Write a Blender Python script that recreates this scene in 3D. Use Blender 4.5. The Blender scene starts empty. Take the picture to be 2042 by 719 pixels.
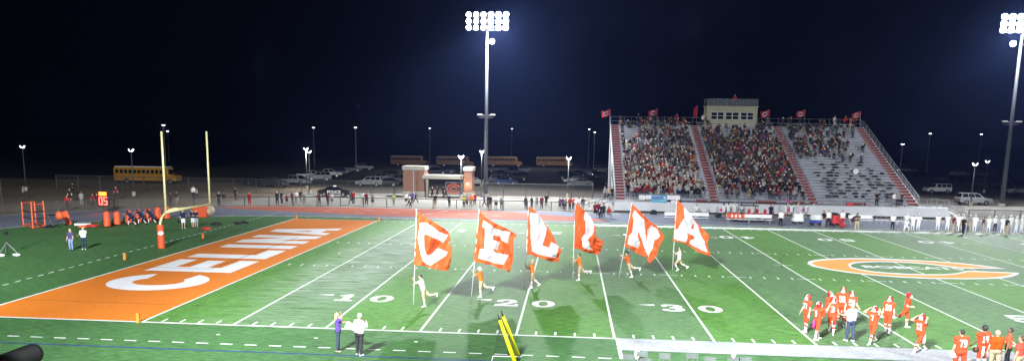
import bpy, bmesh, math, random
import numpy as np
from mathutils import Vector, Matrix, Euler
random.seed(7)
PI = math.pi
SC = bpy.context.scene
COL = SC.collection
TMP = bpy.data.scenes.new('workbench')
# ------------------------------------------------------------------ camera model
CAMP = np.array([20.62348, -36.90100, 9.13211])
YAW, PITCH, ROLL = -0.085892, 0.170256, 0.0144746
F, PX, PY = 1613.968, 995.354, 549.722
_f = np.array([math.sin(YAW)*math.cos(PITCH), math.cos(YAW)*math.cos(PITCH), -math.sin(PITCH)])
_r = np.array([math.cos(YAW), -math.sin(YAW), 0.0]); _u = np.cross(_r, _f)
_c, _s = math.cos(ROLL), math.sin(ROLL)
R_, U_, W_ = _c*_r+_s*_u, -_s*_r+_c*_u, _f
def ray(u, v): return R_*(u-PX)/F - U_*(v-PY)/F + W_
def g(u, v, z=0.0):
    d = ray(u, v); t = (z-CAMP[2])/d[2]; p = CAMP+d*t; return Vector((p[0], p[1], z))
def aY(u, v, Y):
    d = ray(u, v); t = (Y-CAMP[1])/d[1]; return Vector(CAMP+d*t)
def ppm(p):
    return F/float(np.dot(np.array(p)-CAMP, W_))
# ------------------------------------------------------------------ tags
def tag(o, label=None, cat=None, group=None, kind=None):
    if label: o['label'] = label
    if cat: o['category'] = cat
    if group: o['group'] = group
    if kind: o['kind'] = kind
    return o
def empty(name, loc=(0, 0, 0), rz=0.0, label=None, cat=None, group=None, kind=None):
    o = bpy.data.objects.new(name, None); COL.objects.link(o)
    o.location = loc; o.rotation_euler = (0, 0, rz); o.empty_display_size = .2
    return tag(o, label, cat, group, kind)
def kids(o): return list(o.children)
CH = {}
def link(name, me, parent=None, color=None):
    o = bpy.data.objects.new(name, me); COL.objects.link(o)
    if parent is not None:
        o.parent = parent; CH.setdefault(parent.name, []).append(o)
    if color is not None: o.color = (*color, 1)
    return o
def dup(root, loc, rz=0.0, colors=None, scale=None):
    """copy a thing, its parts and sub-parts; colors maps part base-name -> rgb"""
    def rec(o, par):
        c = o.copy(); COL.objects.link(c)
        if par is not None: c.parent = par; CH.setdefault(par.name, []).append(c)
        b = o.name.split('.')[0]
        if colors and b in colors: c.color = (*colors[b], 1)
        for k in CH.get(o.name, []): rec(k, c)
        return c
    r = rec(root, None); r.location = loc; r.rotation_euler = (0, 0, rz)
    if scale: r.scale = (scale,)*3
    return r
def wipe(root):
    for k in CH.pop(root.name, []): wipe(k)
    bpy.data.objects.remove(root)
# ------------------------------------------------------------------ mesh builder
class MB:
    def __init__(s): s.v = []; s.f = []; s.m = []
    def add(s, vs, fs, mi=0):
        n = len(s.v); s.v += [tuple(map(float, p)) for p in vs]
        s.f += [tuple(n+i for i in f) for f in fs]; s.m += [mi]*len(fs); return s
    def box(s, x0, x1, y0, y1, z0, z1, mi=0, M=None):
        vs = [(x, y, z) for z in (z0, z1) for y in (y0, y1) for x in (x0, x1)]
        if M is not None: vs = [M @ Vector(p) for p in vs]
        return s.add(vs, [(0, 2, 3, 1), (4, 5, 7, 6), (0, 1, 5, 4), (2, 6, 7, 3), (0, 4, 6, 2), (1, 3, 7, 5)], mi)
    def tube(s, a, b, r0, r1=None, n=8, mi=0, cap=True):
        a = Vector(a); b = Vector(b); r1 = r0 if r1 is None else r1
        d = (b-a); 
        if d.length < 1e-6: return s
        d.normalize(); t = Vector((0, 0, 1)) if abs(d.z) < .9 else Vector((1, 0, 0))
        x = d.cross(t).normalized(); y = d.cross(x)
        vs = []
        for (c, r) in ((a, r0), (b, r1)):
            for i in range(n):
                q = 2*PI*i/n; vs.append(c + x*math.cos(q)*r + y*math.sin(q)*r)
        fs = [(i, (i+1) % n, n+(i+1) % n, n+i) for i in range(n)]
        if cap: fs += [tuple(range(n-1, -1, -1)), tuple(range(n, 2*n))]
        return s.add(vs, fs, mi)
    def path(s, pts, r, n=8, mi=0):
        for a, b in zip(pts, pts[1:]): s.tube(a, b, r, r, n, mi)
        return s
    def ball(s, c, r, n=10, m=6, mi=0, sz=(1, 1, 1)):
        c = Vector(c); vs = []
        for j in range(1, m):
            t = PI*j/m
            for i in range(n):
                p = 2*PI*i/n; vs.append((c.x+r*sz[0]*math.sin(t)*math.cos(p), c.y+r*sz[1]*math.sin(t)*math.sin(p), c.z+r*sz[2]*math.cos(t)))
        vs.append((c.x, c.y, c.z+r*sz[2])); vs.append((c.x, c.y, c.z-r*sz[2]))
        N = n*(m-1); fs = []
        for j in range(m-2):
            for i in range(n): fs.append((j*n+i, (j+1)*n+i, (j+1)*n+(i+1) % n, j*n+(i+1) % n))
        for i in range(n): fs.append((N, i, (i+1) % n)); fs.append((N+1, (m-2)*n+(i+1) % n, (m-2)*n+i))
        return s.add(vs, fs, mi)
    def prism(s, prof, y0, y1, mi=0):
        """profile in XZ extruded along Y"""
        n = len(prof)
        vs = [(p[0], y0, p[1]) for p in prof]+[(p[0], y1, p[1]) for p in prof]
        return s.add(vs, [(i, (i+1) % n, n+(i+1) % n, n+i) for i in range(n)]+[tuple(range(n-1, -1, -1)), tuple(range(n, 2*n))], mi)
    def sheet(s, pts, z=None, mi=0):
        vs = [(p[0], p[1], p[2] if z is None else z) for p in pts]
        a = sum(vs[i][0]*vs[(i+1) % len(vs)][1]-vs[(i+1) % len(vs)][0]*vs[i][1] for i in range(len(vs)))
        if z is not None and a < 0: vs = vs[::-1]
        return s.add(vs, [tuple(range(len(vs)))], mi)
    def build(s, name, mats, parent=None, smooth=False, bevel=0, color=None):
        me = bpy.data.meshes.new(name); me.from_pydata(s.v, [], s.f)
        if not isinstance(mats, (list, tuple)): mats = [mats]
        for m in mats: me.materials.append(m)
        if len(mats) > 1: me.polygons.foreach_set('material_index', s.m)
        if smooth: me.polygons.foreach_set('use_smooth', [True]*len(s.f))
        me.update()
        o = link(name, me, parent, color)
        if bevel:
            b = o.modifiers.new('b', 'BEVEL'); b.width = bevel; b.segments = 2; b.limit_method = 'ANGLE'
        return o
def fill2d(polys, z=0.0, M=None):
    """fill a set of outlines (holes by even-odd) -> MB"""
    cu = bpy.data.curves.new('c', 'CURVE'); cu.dimensions = '2D'; cu.fill_mode = 'BOTH'
    for p in polys:
        sp = cu.splines.new('POLY'); sp.points.add(len(p)-1)
        for i, q in enumerate(p): sp.points[i].co = (q[0], q[1], 0, 1)
        sp.use_cyclic_u = True
    return curve_mb(cu, z, M)
def curve_mb(cu, z=0.0, M=None):
    o = bpy.data.objects.new('c', cu); TMP.collection.objects.link(o)
    TMP.view_layers[0].update(); dg = TMP.view_layers[0].depsgraph; me = o.evaluated_get(dg).to_mesh()
    mb = MB(); vs = [v.co.copy() for v in me.vertices]
    vs = [(v.x, v.y, z) for v in vs] if M is None else [M @ v for v in vs]
    mb.add(vs, [tuple(p.vertices) for p in me.polygons])
    bpy.data.objects.remove(o); bpy.data.curves.remove(cu); return mb
def text_mb(txt, size=1.0, offset=0.0, M=None, z=0.0, spacing=1.0, sx=1.0):
    cu = bpy.data.curves.new('t', 'FONT'); cu.body = txt; cu.size = size; cu.offset = offset
    cu.align_x = 'CENTER'; cu.align_y = 'CENTER'; cu.space_character = spacing; cu.resolution_u = 3
    return curve_mb(cu, z, M)
def orient_up(mb):
    for i, f in enumerate(mb.f):
        a, b, c = [Vector(mb.v[k]) for k in f[:3]]
        if (b-a).cross(c-a).z < 0: mb.f[i] = tuple(reversed(f))
    return mb
def join(mb, other, mi=0):
    mb.add(other.v, other.f, mi); return mb
# ------------------------------------------------------------------ materials
MATS = {}
def nt(name):
    m = bpy.data.materials.new(name); m.use_nodes = True
    N = m.node_tree; b = N.nodes['Principled BSDF']; MATS[name] = m; return m, N, b
def mat(name, col=(.5, .5, .5), rough=.6, metal=0.0, nz=None, obj=False, bump=0.0, spec=.5, cloth=False):
    """procedural material; nz=(scale, amount) multiplies the colour by noise; obj=True takes the object's own colour"""
    m, N, b = nt(name); L = N.links.new
    b.inputs['Roughness'].default_value = rough; b.inputs['Metallic'].default_value = metal
    b.inputs['Specular IOR Level'].default_value = spec
    if obj:
        src = N.nodes.new('ShaderNodeObjectInfo').outputs['Color']
    else:
        c = N.nodes.new('ShaderNodeRGB'); c.outputs[0].default_value = (*col, 1); src = c.outputs[0]
    if nz is None: nz = (3.0, .12)
    tc = N.nodes.new('ShaderNodeTexCoord'); n = N.nodes.new('ShaderNodeTexNoise')
    n.inputs['Scale'].default_value = nz[0]; n.inputs['Detail'].default_value = 5
    L(tc.outputs['Object'], n.inputs['Vector'])
    mr = N.nodes.new('ShaderNodeMapRange'); mr.inputs[1].default_value = .3; mr.inputs[2].default_value = .7
    mr.inputs[3].default_value = 1-nz[1]; mr.inputs[4].default_value = 1+nz[1]*.6
    L(n.outputs['Fac'], mr.inputs[0])
    mx = N.nodes.new('ShaderNodeVectorMath'); mx.operation = 'SCALE'
    L(src, mx.inputs[0]); L(mr.outputs[0], mx.inputs['Scale']); L(mx.outputs[0], b.inputs['Base Color'])
    if bump:
        bp = N.nodes.new('ShaderNodeBump'); bp.inputs['Strength'].default_value = bump; bp.inputs['Distance'].default_value = .02
        n2 = N.nodes.new('ShaderNodeTexNoise'); n2.inputs['Scale'].default_value = nz[0]*5
        L(tc.outputs['Object'], n2.inputs['Vector']); L(n2.outputs['Fac'], bp.inputs['Height']); L(bp.outputs[0], b.inputs['Normal'])
    return m
def emis(name, col, st, sample=False):
    m, N, b = nt(name)
    b.inputs['Base Color'].default_value = (.02, .02, .02, 1)
    b.inputs['Emission Color'].default_value = (*col, 1); b.inputs['Emission Strength'].default_value = st
    if not sample: m.cycles.emission_sampling = 'NONE'
    return m
def see_mesh(name, col, a):
    m, N, b = nt(name); L = N.links.new
    t = N.nodes.new('ShaderNodeBsdfTransparent'); x = N.nodes.new('ShaderNodeMixShader')
    b.inputs['Base Color'].default_value = (*col, 1); b.inputs['Roughness'].default_value = .5
    x.inputs[0].default_value = a; out = N.nodes['Material Output']
    L(t.outputs[0], x.inputs[1]); L(b.outputs[0], x.inputs[2]); L(x.outputs[0], out.inputs[0]); return m
mat('skin', obj=True, rough=.55, nz=(8, .08)); mat('cloth', obj=True, rough=.9, nz=(14, .22), spec=.2)
mat('hair', obj=True, rough=.6, nz=(30, .3)); mat('shoe', obj=True, rough=.6)
mat('helmet', obj=True, rough=.18, nz=(2, .03)); mat('number_white', (.8, .8, .8), .8)
mat('paint_body', obj=True, rough=.22, nz=(2, .05), spec=.7); mat('glass_dark', (.012, .014, .017), .06, spec=.9)
mat('rubber', (.02, .02, .02), .8); mat('rim', (.35, .35, .36), .35, .9)
mat('galv', (.30, .31, .34), .5, .6, nz=(4, .15)); mat('pole_grey', (.06, .065, .075), .6, .2); mat('galv_dull', (.30, .31, .33), .6, .4)
mat('alu', (.50, .51, .55), .45, .55, nz=(1.3, .18)); mat('alu_tread', (.26, .27, .31), .6, .4, nz=(.9, .22))
mat('wall_panel', (.55, .56, .58), .6, 0, nz=(.6, .12)); mat('red_step', (.17, .022, .016), .7, nz=(3, .2))
mat('black_metal', (.02, .02, .022), .45, .3); mat('fence_green', (.05, .055, .05), .6, .2)
mat('orange_pad', (.62, .085, .02), .55, nz=(5, .15)); mat('goal_yellow', (.72, .69, .36), .4)
mat('pylon', (.85, .22, .02), .6); mat('yellow_pad', (.85, .66, .0), .55, nz=(6, .1))
mat('white_plastic', (.75, .76, .76), .5); mat('red_plastic', (.5, .03, .03), .5); mat('blue_plastic', (.03, .06, .3), .5)
mat('tan_vinyl', (.38, .3, .2), .6, nz=(5, .2)); mat('chair_grey', (.12, .135, .13), .5, .2); mat('bag_black', (.015, .015, .018), .8)
mat('press_tan', (.40, .385, .27), .7, nz=(2, .1)); mat('flag_pole', (.7, .7, .68), .4); mat('rope_dark', (.03, .03, .03), .8)
mat('bus_yellow_dim', (.36, .17, .013), .4, nz=(1, .1)); mat('bus_white', (.6, .6, .58), .5)  # bus yellow darker than real bus paint: dim light put into the colour
mat('stone', (.36, .34, .29), .8, nz=(2, .2)); mat('poster_white', (.75, .74, .75), .7); mat('poster_blue', (.12, .36, .50), .7)
mat('poster_ink', (.12, .08, .3), .8); mat('poster_lines', (.25, .2, .25), .8)
emis('flood_lens', (.93, .96, 1), 260); emis('flood_lens_dim', (.93, .96, 1), 30)
emis('lot_lens', (.95, .97, 1), 7); emis('led_red', (1, .06, .04), 9); emis('led_amber', (1, .24, .02), 4); emis('head_light', (1, .95, .85), 3)
emis('wall_light', (1, .7, .45), 8)
see_mesh('chainlink', (.07, .07, .07), .22); see_mesh('net_mesh', (.02, .02, .02), .28); see_mesh('guard_mesh', (.25, .27, .3), .3)
def mat_brick():
    m, N, b = nt('brick'); L = N.links.new
    t = N.nodes.new('ShaderNodeTexCoord'); mp = N.nodes.new('ShaderNodeMapping'); mp.inputs['Rotation'].default_value = (PI/2, 0, 0)
    br = N.nodes.new('ShaderNodeTexBrick'); br.inputs['Scale'].default_value = 4
    br.inputs['Color1'].default_value = (.21, .09, .055, 1); br.inputs['Color2'].default_value = (.27, .125, .08, 1); br.inputs['Mortar'].default_value = (.3, .27, .22, 1)
    br.inputs['Mortar Size'].default_value = .012
    L(t.outputs['Object'], mp.inputs[0]); L(mp.outputs[0], br.inputs[0]); L(br.outputs[0], b.inputs['Base Color']); b.inputs['Roughness'].default_value = .85
mat_brick()
mat('pom', (.75, .04, .3), .5, nz=(9, .2))
def mat_ground(name, c1, c2, s1=.08, s2=1.2, rough=.9):
    m, N, b = nt(name); L = N.links.new
    t = N.nodes.new('ShaderNodeTexCoord'); n1 = N.nodes.new('ShaderNodeTexNoise'); n2 = N.nodes.new('ShaderNodeTexNoise')
    n1.inputs['Scale'].default_value = s1; n1.inputs['Detail'].default_value = 6; n2.inputs['Scale'].default_value = s2; n2.inputs['Detail'].default_value = 8
    a = N.nodes.new('ShaderNodeMath'); a.operation = 'ADD'; h = N.nodes.new('ShaderNodeMath'); h.operation = 'MULTIPLY'; h.inputs[1].default_value = .5
    L(t.outputs['Object'], n1.inputs[0]); L(t.outputs['Object'], n2.inputs[0]); L(n1.outputs[0], a.inputs[0]); L(n2.outputs[0], a.inputs[1]); L(a.outputs[0], h.inputs[0])
    r = N.nodes.new('ShaderNodeValToRGB'); r.color_ramp.elements[0].position = .38; r.color_ramp.elements[0].color = (*c1, 1)
    r.color_ramp.elements[1].position = .62; r.color_ramp.elements[1].color = (*c2, 1)
    L(h.outputs[0], r.inputs[0]); L(r.outputs[0], b.inputs['Base Color']); b.inputs['Roughness'].default_value = rough
    b.inputs['Specular IOR Level'].default_value = .25
    return m
mat_ground('asphalt', (.075, .066, .056), (.115, .10, .085)); mat_ground('dirt', (.17, .138, .10), (.26, .21, .155), .06, .8)
mat_ground('concrete', (.22, .21, .19), (.30, .285, .255), .1, .7); mat_ground('track_blue', (.105, .12, .165), (.14, .155, .20), .2, 3)
mat_ground('track_red', (.29, .075, .045), (.37, .105, .065), .2, 3); mat_ground('scrub', (.018, .018, .014), (.04, .037, .028), .05, .7)
mat_ground('line_white', (.56, .60, .56), (.72, .75, .72), .6, 9); mat_ground('band_white', (.22, .235, .25), (.36, .375, .39), .7, 7)
mat_ground('ez_orange', (.50, .132, .007), (.61, .176, .013), .12, 5); mat_ground('logo_orange', (.62, .25, .05), (.74, .32, .075), .3, 5)
mat_ground('letter_white', (.62, .62, .64), (.74, .74, .75), .4, 6); mat_ground('line_blue', (.01, .03, .16), (.02, .05, .22), .6, 6)
mat_ground('seam', (.04, .05, .03), (.09, .07, .03), .6, 6); mat_ground('track_paint', (.45, .45, .45), (.6, .6, .6), .6, 6)
def mat_turf():
    m, N, b = nt('turf'); L = N.links.new
    def nd(t, **k):
        n = N.nodes.new(t)
        for a, v in k.items(): setattr(n, a, v)
        return n
    def mth(op, a, c=None, d=None):
        n = nd('ShaderNodeMath', operation=op)
        for i, x in enumerate((a, c, d)):
            if x is None: continue
            if isinstance(x, (int, float)): n.inputs[i].default_value = x
            else: L(x, n.inputs[i])
        return n.outputs[0]
    def mix(f, a, c):
        n = nd('ShaderNodeMix', data_type='RGBA')
        if isinstance(f, (int, float)): n.inputs[0].default_value = f
        else: L(f, n.inputs[0])
        for i, x in ((6, a), (7, c)):
            if isinstance(x, tuple): n.inputs[i].default_value = (*x, 1)
            else: L(x, n.inputs[i])
        return n.outputs[2]
    t = nd('ShaderNodeTexCoord'); s = nd('ShaderNodeSeparateXYZ'); L(t.outputs['Object'], s.inputs[0])
    X, Y = s.outputs[0], s.outputs[1]
    k = mth('FLOOR', mth('DIVIDE', X, 4.572)); odd = mth('ABSOLUTE', mth('MODULO', k, 2.0))
    inY = mth('MULTIPLY', mth('GREATER_THAN', Y, 0.0), mth('LESS_THAN', Y, 48.77))
    inX = mth('MULTIPLY', mth('GREATER_THAN', X, 0.0), mth('LESS_THAN', X, 91.4)); inf = mth('MULTIPLY', inX, inY)
    viv, gry, out = (.066, .180, .030), (.074, .160, .058), (.046, .126, .038)
    base = mix(odd, viv, gry)
    base = mix(inf, out, base)
    n1 = nd('ShaderNodeTexNoise'); n1.inputs['Scale'].default_value = .22; n1.inputs['Detail'].default_value = 4; L(t.outputs['Object'], n1.inputs[0])
    mp = nd('ShaderNodeMapping'); mp.inputs['Scale'].default_value = (1.0, 7.0, 1.0); L(t.outputs['Object'], mp.inputs[0])
    n2 = nd('ShaderNodeTexNoise'); n2.inputs['Scale'].default_value = 1.6; n2.inputs['Detail'].default_value = 9; n2.inputs['Roughness'].default_value = .75; L(mp.outputs[0], n2.inputs[0])
    v = mth('ADD', mth('MULTIPLY', mth('SUBTRACT', n1.outputs[0], .5), .5), mth('ADD', mth('MULTIPLY', mth('SUBTRACT', n2.outputs[0], .5), 5.0), 1.0))
    sc = nd('ShaderNodeVectorMath', operation='SCALE'); L(base, sc.inputs[0]); L(v, sc.inputs['Scale'])
    # pale scuffed infill between the goal line and the 10
    n3 = nd('ShaderNodeTexNoise'); n3.inputs['Scale'].default_value = .5; n3.inputs['Detail'].default_value = 8; L(mp.outputs[0], n3.inputs[0])
    w = nd('ShaderNodeMapRange'); L(n3.outputs[0], w.inputs[0]); w.inputs[1].default_value = .40; w.inputs[2].default_value = .66; w.inputs[3].default_value = .04; w.inputs[4].default_value = .72
    gx = nd('ShaderNodeMapRange'); gx.interpolation_type = 'SMOOTHSTEP'; L(mth('ABSOLUTE', mth('SUBTRACT', X, 5.8)), gx.inputs[0]); gx.inputs[1].default_value = 1.5; gx.inputs[2].default_value = 5.0; gx.inputs[3].default_value = 1; gx.inputs[4].default_value = 0
    gy = nd('ShaderNodeMapRange'); gy.interpolation_type = 'SMOOTHSTEP'; L(mth('ABSOLUTE', mth('SUBTRACT', Y, 24)), gy.inputs[0]); gy.inputs[1].default_value = 8; gy.inputs[2].default_value = 22; gy.inputs[3].default_value = 1; gy.inputs[4].default_value = 0.25
    f = mth('MULTIPLY', mth('MULTIPLY', w.outputs[0], inf), mth('MULTIPLY', gx.outputs[0], gy.outputs[0]))
    fin = mix(f, sc.outputs[0], (.44, .49, .44))
    # a few stray white specks of rubber and thread
    n4 = nd('ShaderNodeTexNoise'); n4.inputs['Scale'].default_value = 14; n4.inputs['Detail'].default_value = 2; L(t.outputs['Object'], n4.inputs[0])
    f4 = mth('MULTIPLY', mth('GREATER_THAN', n4.outputs[0], .69), .5)
    fin = mix(f4, fin, (.25, .33, .2))
    L(fin, b.inputs['Base Color']); b.inputs['Roughness'].default_value = .75; b.inputs['Specular IOR Level'].default_value = .25
    bp = nd('ShaderNodeBump'); bp.inputs['Strength'].default_value = .6; bp.inputs['Distance'].default_value = .05; L(n2.outputs[0], bp.inputs['Height']); L(bp.outputs[0], b.inputs['Normal'])
mat_turf()
# ------------------------------------------------------------------ ground
def flat(name, pts, z, m, kind='structure'):
    return tag(MB().sheet(pts, z).build(name, MATS[m]), kind=kind)
flat('ground', [(-900, -300), (900, -300), (900, 1300), (-900, 1300)], -.06, 'scrub')
CX, CY, RI, RO = -6.4, 24.4, 27.9, 39.8
def arc(R, a0, a1, n=40): return [(CX+R*math.cos(a0+(a1-a0)*i/n), CY+R*math.sin(a0+(a1-a0)*i/n)) for i in range(n+1)]
flat('parking_lot', [(-75, 90), (200, 90), (200, 330), (-75, 330)], -.035, 'asphalt')
flat('dirt_ground', [(-130, 20), (-20, 20), (-20, 110), (-130, 110)], -.031, 'dirt')
flat('concrete_apron', [(-26.5, 60), (130, 60), (130, 90), (-22, 90)], -.022, 'concrete')
flat('track', [(130, CY+RO)]+arc(RO, PI/2, PI)+[(CX-RO, -60), (130, -60)], -.012, 'track_blue')
flat('turf', [(130, 51.9)]+[(CX, 51.9)]+arc(RI-.4, PI/2, PI)[1:]+[(CX-RI+.4, -50), (130, -50)], 0, 'turf')
def stripe(pts, w, z, mb):
    for a, b in zip(pts, pts[1:]):
        a = Vector((a[0], a[1])); b = Vector((b[0], b[1])); d = (b-a).normalized(); n = Vector((-d.y, d.x))*w/2
        mb.sheet([(a+n)[:], (b+n)[:], (b-n)[:], (a-n)[:]], z)
red = [g(428, 412), g(700, 419.5), g(960, 411.5), g(1120, 428), g(1222, 438), g(1222, 441.5), g(1000, 436), g(760, 429.5), g(480, 417)]
tr = MB()
tr.sheet([(-25.5, 61.2), (-17, 63.9), (9, 64.1), (14, 62.5), (24.5, 55.8), (25, 53.9), (8, 53.4), (-2.5, 54.6), (-19, 58.6)], -.008)
tag(tr.build('track_exchange_zone', MATS['track_red']), kind='structure')
tl = MB()
stripe([(130, 52.15)]+[(CX, 52.15)]+arc(RI-.15, PI/2, PI)[1:], .22, -.004, tl)
stripe([(130, 64.1)]+[(CX, 64.1)]+arc(RO-.1, PI/2, PI)[1:], .18, -.004, tl)
for i in range(8):
    for x, y in ((-14+i*4.7, 62.6-(i % 3)*.9), (-9+i*4.1, 58.5-(i % 2)*1.3)):
        if x < 17: tl.box(x, x+1.1, y, y+.16, -.006, -.003)
a, b = g(880, 422), g(898, 418.5); stripe([(3.4, 56.5), (5.6, 62.5)], .12, -.004, tl)
tag(tl.build('track_markings', MATS['track_paint']), kind='structure')
Y1 = .9144
# end zone, border, yard lines
ez = MB().sheet([(-10*Y1, 0), (0, 0), (0, 48.77), (-10*Y1, 48.77)], .004)
tag(ez.build('end_zone_paint', MATS['ez_orange']), kind='structure')
ln = MB(); Z1 = .012
ln.sheet([(-9.14, -.17), (22.9, -.17), (22.9, 0), (-9.14, 0)], Z1)
ln.sheet([(-9.31, -.17), (-9.14, -.17), (-9.14, 48.94), (-9.31, 48.94)], Z1)
ln.sheet([(-9.14, 48.77), (23, 48.77), (23, 48.9), (-9.14, 48.9)], Z1)
ln.sheet([(-.05, 0), (.07, 0), (.07, 48.77), (-.05, 48.77)], Z1)
for k in range(1, 21):
    x = k*5*Y1
    ln.sheet([(x-.055, 0), (x+.055, 0), (x+.055, 48.77), (x-.055, 48.77)], Z1-.004)
ln.sheet([(22.9, -3.6), (23.05, -3.6), (23.05, -.0), (22.9, -.0)], Z1)
tag(ln.build('yard_lines', MATS['line_white']), kind='structure')
bd = MB().sheet([(23.05, -2.15), (120, -2.15), (120, 0), (23.05, 0)], .012)
tag(bd.build('near_team_border', MATS['band_white']), kind='structure')
bd = MB().sheet([(23, 48.77), (120, 48.77), (120, 50.5), (23, 50.5)], .012)
tag(bd.build('far_team_border', MATS['line_white']), kind='structure')
hs = MB()
for k in range(1, 100):
    x = k*Y1
    if k % 5:
        for y0, y1 in ((.15, .76), (48.0, 48.62), (18.29-.3, 18.29+.3), (30.48-.3, 30.48+.3)):
            hs.sheet([(x-.05, y0), (x+.05, y0), (x+.05, y1), (x-.05, y1)], .010)
    else:
        for y in (18.29, 30.48): hs.sheet([(x-.62, y-.05), (x+.62, y-.05), (x+.62, y+.05), (x-.62, y+.05)], .014)
hs.sheet([(2.75, 24.0), (2.85, 24.0), (2.85, 24.8), (2.75, 24.8)], .010)
hs.sheet([(35.9, 24.34), (37.3, 24.34), (37.3, 24.44), (35.9, 24.44)], .014)
for k in range(-12, 40):
    x = k*1.1; hs.sheet([(x, -3.62), (x+.55, -3.62), (x+.55, -3.5), (x, -3.5)], .010) if k*1.1 < 22.5 else 0
    hs.sheet([(k*1.1*2, 51.0), (k*1.1*2+.7, 51.0), (k*1.1*2+.7, 51.15), (k*1.1*2, 51.15)], .010)
for k in range(-4, 52):
    y = k*1.1; hs.sheet([(-12.85-k*.012, y), (-12.73-k*.012, y), (-12.73-k*.012, y+.55), (-12.85-k*.012, y+.55)], .010)
for x in (4.7, 9.3, 13.9): hs.sheet([(x-.08, -2.05), (x+.08, -2.05), (x+.08, -1.9), (x-.08, -1.9)], .010)
tag(hs.build('hash_marks', MATS['line_white']), kind='structure')
bl = MB(); bl.sheet([(-40, -4.72), (120, -4.72), (120, -4.6), (-40, -4.6)], .006)
tag(bl.build('blue_touch_line', MATS['line_blue']), kind='structure')
sm = MB()
stripe([g(595, 472), g(421, 536), g(262, 531)], .07, .016, sm); stripe([g(45, 596), g(375, 608), g(700, 616)], .05, .008, sm)
stripe([g(1610, 500), g(1570, 505), g(1555, 517), g(1560, 535)], .06, .016, sm); stripe([g(640, 529), g(830, 533)], .05, .008, sm)
tag(sm.build('turf_seams', MATS['seam']), kind='structure')
# end zone letters: text direction +Y, letter tops towards -X
def ezl(polys, y0, y1, x0=-1.65, x1=-7.6):
    return [[(x0+(x1-x0)*b, y0+(y1-y0)*a) for a, b in p] for p in polys]
def arcp(cx, cy, rx, ry, a0, a1, n=18): return [(cx+rx*math.cos(math.radians(a0+(a1-a0)*i/n)), cy+ry*math.sin(math.radians(a0+(a1-a0)*i/n))) for i in range(n+1)]
LET = {
 'E': [[(0, 0), (1, 0), (1, .24), (.36, .24), (.36, .40), (.94, .40), (.94, .62), (.36, .62), (.36, .78), (1, .78), (1, 1), (0, 1)]],
 'L': [[(0, 0), (1, 0), (1, .24), (.4, .24), (.4, 1), (0, 1)]], 'I': [[(0, 0), (1, 0), (1, 1), (0, 1)]],
 'N': [[(0, 0), (.33, 0), (.33, .52), (.66, 0), (1, 0), (1, 1), (.67, 1), (.67, .48), (.34, 1), (0, 1)]],
 'A': [[(0, 0), (.29, 0), (.35, .17), (.65, .17), (.71, 0), (1, 0), (.68, 1), (.33, 1)], [(.42, .38), (.58, .38), (.5, .72)]],
 'C': [arcp(.5, .5, .5, .5, 28, 332, 40)+arcp(.5, .5, .22, .26, 332-22, 28+22, 30)]}
lt = MB()
for ch, y0, y1 in (('C', 7.5, 13.4), ('E', 14.2, 19.3), ('L', 20.35, 24.9), ('I', 25.9, 27.7), ('N', 29.05, 34.35), ('A', 35.2, 40.8)):
    join(lt, orient_up(fill2d(ezl(LET[ch], y0, y1), .008)))
tag(lt.build('end_zone_letters', MATS['letter_white']), kind='structure')
# yard numbers
nb = MB()
def slab(ch):
    Zr = lambda: [arcp(.5, .5, .5, .5, 0, 360, 28)[:-1], arcp(.5, .5, .2, .36, 0, 360, 24)[:-1]]
    return {'0': Zr(), '1': [[(.12, 0), (.88, 0), (.88, .14), (.68, .14), (.68, 1), (.46, 1), (.12, .82), (.12, .70), (.36, .74), (.36, .14), (.12, .14)]],
     '2': [[(0, 0), (1, 0), (1, .34), (.9, .34), (.84, .2), (.42, .2), (.85, .5), (.96, .72), (.8, .94), (.5, 1), (.2, .95), (.04, .78), (.06, .62), (.26, .6), (.36, .72), (.46, .86), (.6, .82), (.64, .7), (.5, .5), (.2, .28), (0, .16)]],
     '3': [[(0, .2), (.18, .04), (.5, 0), (.82, .06), (1, .26), (.94, .46), (.76, .54), (.92, .64), (.94, .8), (.76, .96), (.48, 1), (.16, .95), (.03, .8), (.12, .68), (.3, .72), (.4, .86), (.54, .84), (.6, .72), (.52, .6), (.36, .57), (.36, .46), (.56, .43), (.62, .28), (.5, .14), (.36, .16), (.28, .3), (.1, .34)]],
     '4': [[(.3, 0), (.92, 0), (.92, .12), (.8, .14), (.8, .26), (1, .26), (1, .40), (.8, .40), (.8, 1), (.62, 1), (0, .42), (0, .26), (.5, .26), (.5, .14), (.3, .12)], [(.22, .4), (.5, .4), (.5, .68)]],
     '5': [[(.02, .2), (.2, .04), (.5, 0), (.84, .08), (1, .32), (.84, .56), (.5, .62), (.3, .57), (.32, .78), (.9, .78), (.94, 1), (.12, 1), (.08, .44), (.3, .42), (.45, .47), (.6, .42), (.64, .28), (.5, .14), (.34, .2), (.26, .32), (.06, .34)]]}[ch]
def put(ch, x, y, w, h, flip):
    ps = [[(x+(a-.5)*w*flip, y+(b-.5)*h*flip) for a, b in p] for p in slab(ch)]
    join(nb, orient_up(fill2d(ps, .009)))
for k in range(1, 10):
    v = str(k if k <= 5 else 10-k); x = k*10*Y1
    for y, fl in ((7.35, 1), (41.4, -1)):
        put(v if fl > 0 else '0', x-1.02, y, 1.3, 1.83, fl); put('0' if fl > 0 else v, x+1.02, y, 1.3, 1.83, fl)
        if k != 5:
            s = -1 if k < 5 else 1; yy = y+.62 if fl > 0 else y-.62
            ax = x+s*1.95; nb.sheet([(ax, yy-.2), (ax, yy+.2), (ax+s*.95, yy)], .009)
tag(nb.build('yard_numbers', MATS['letter_white']), kind='structure')
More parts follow.
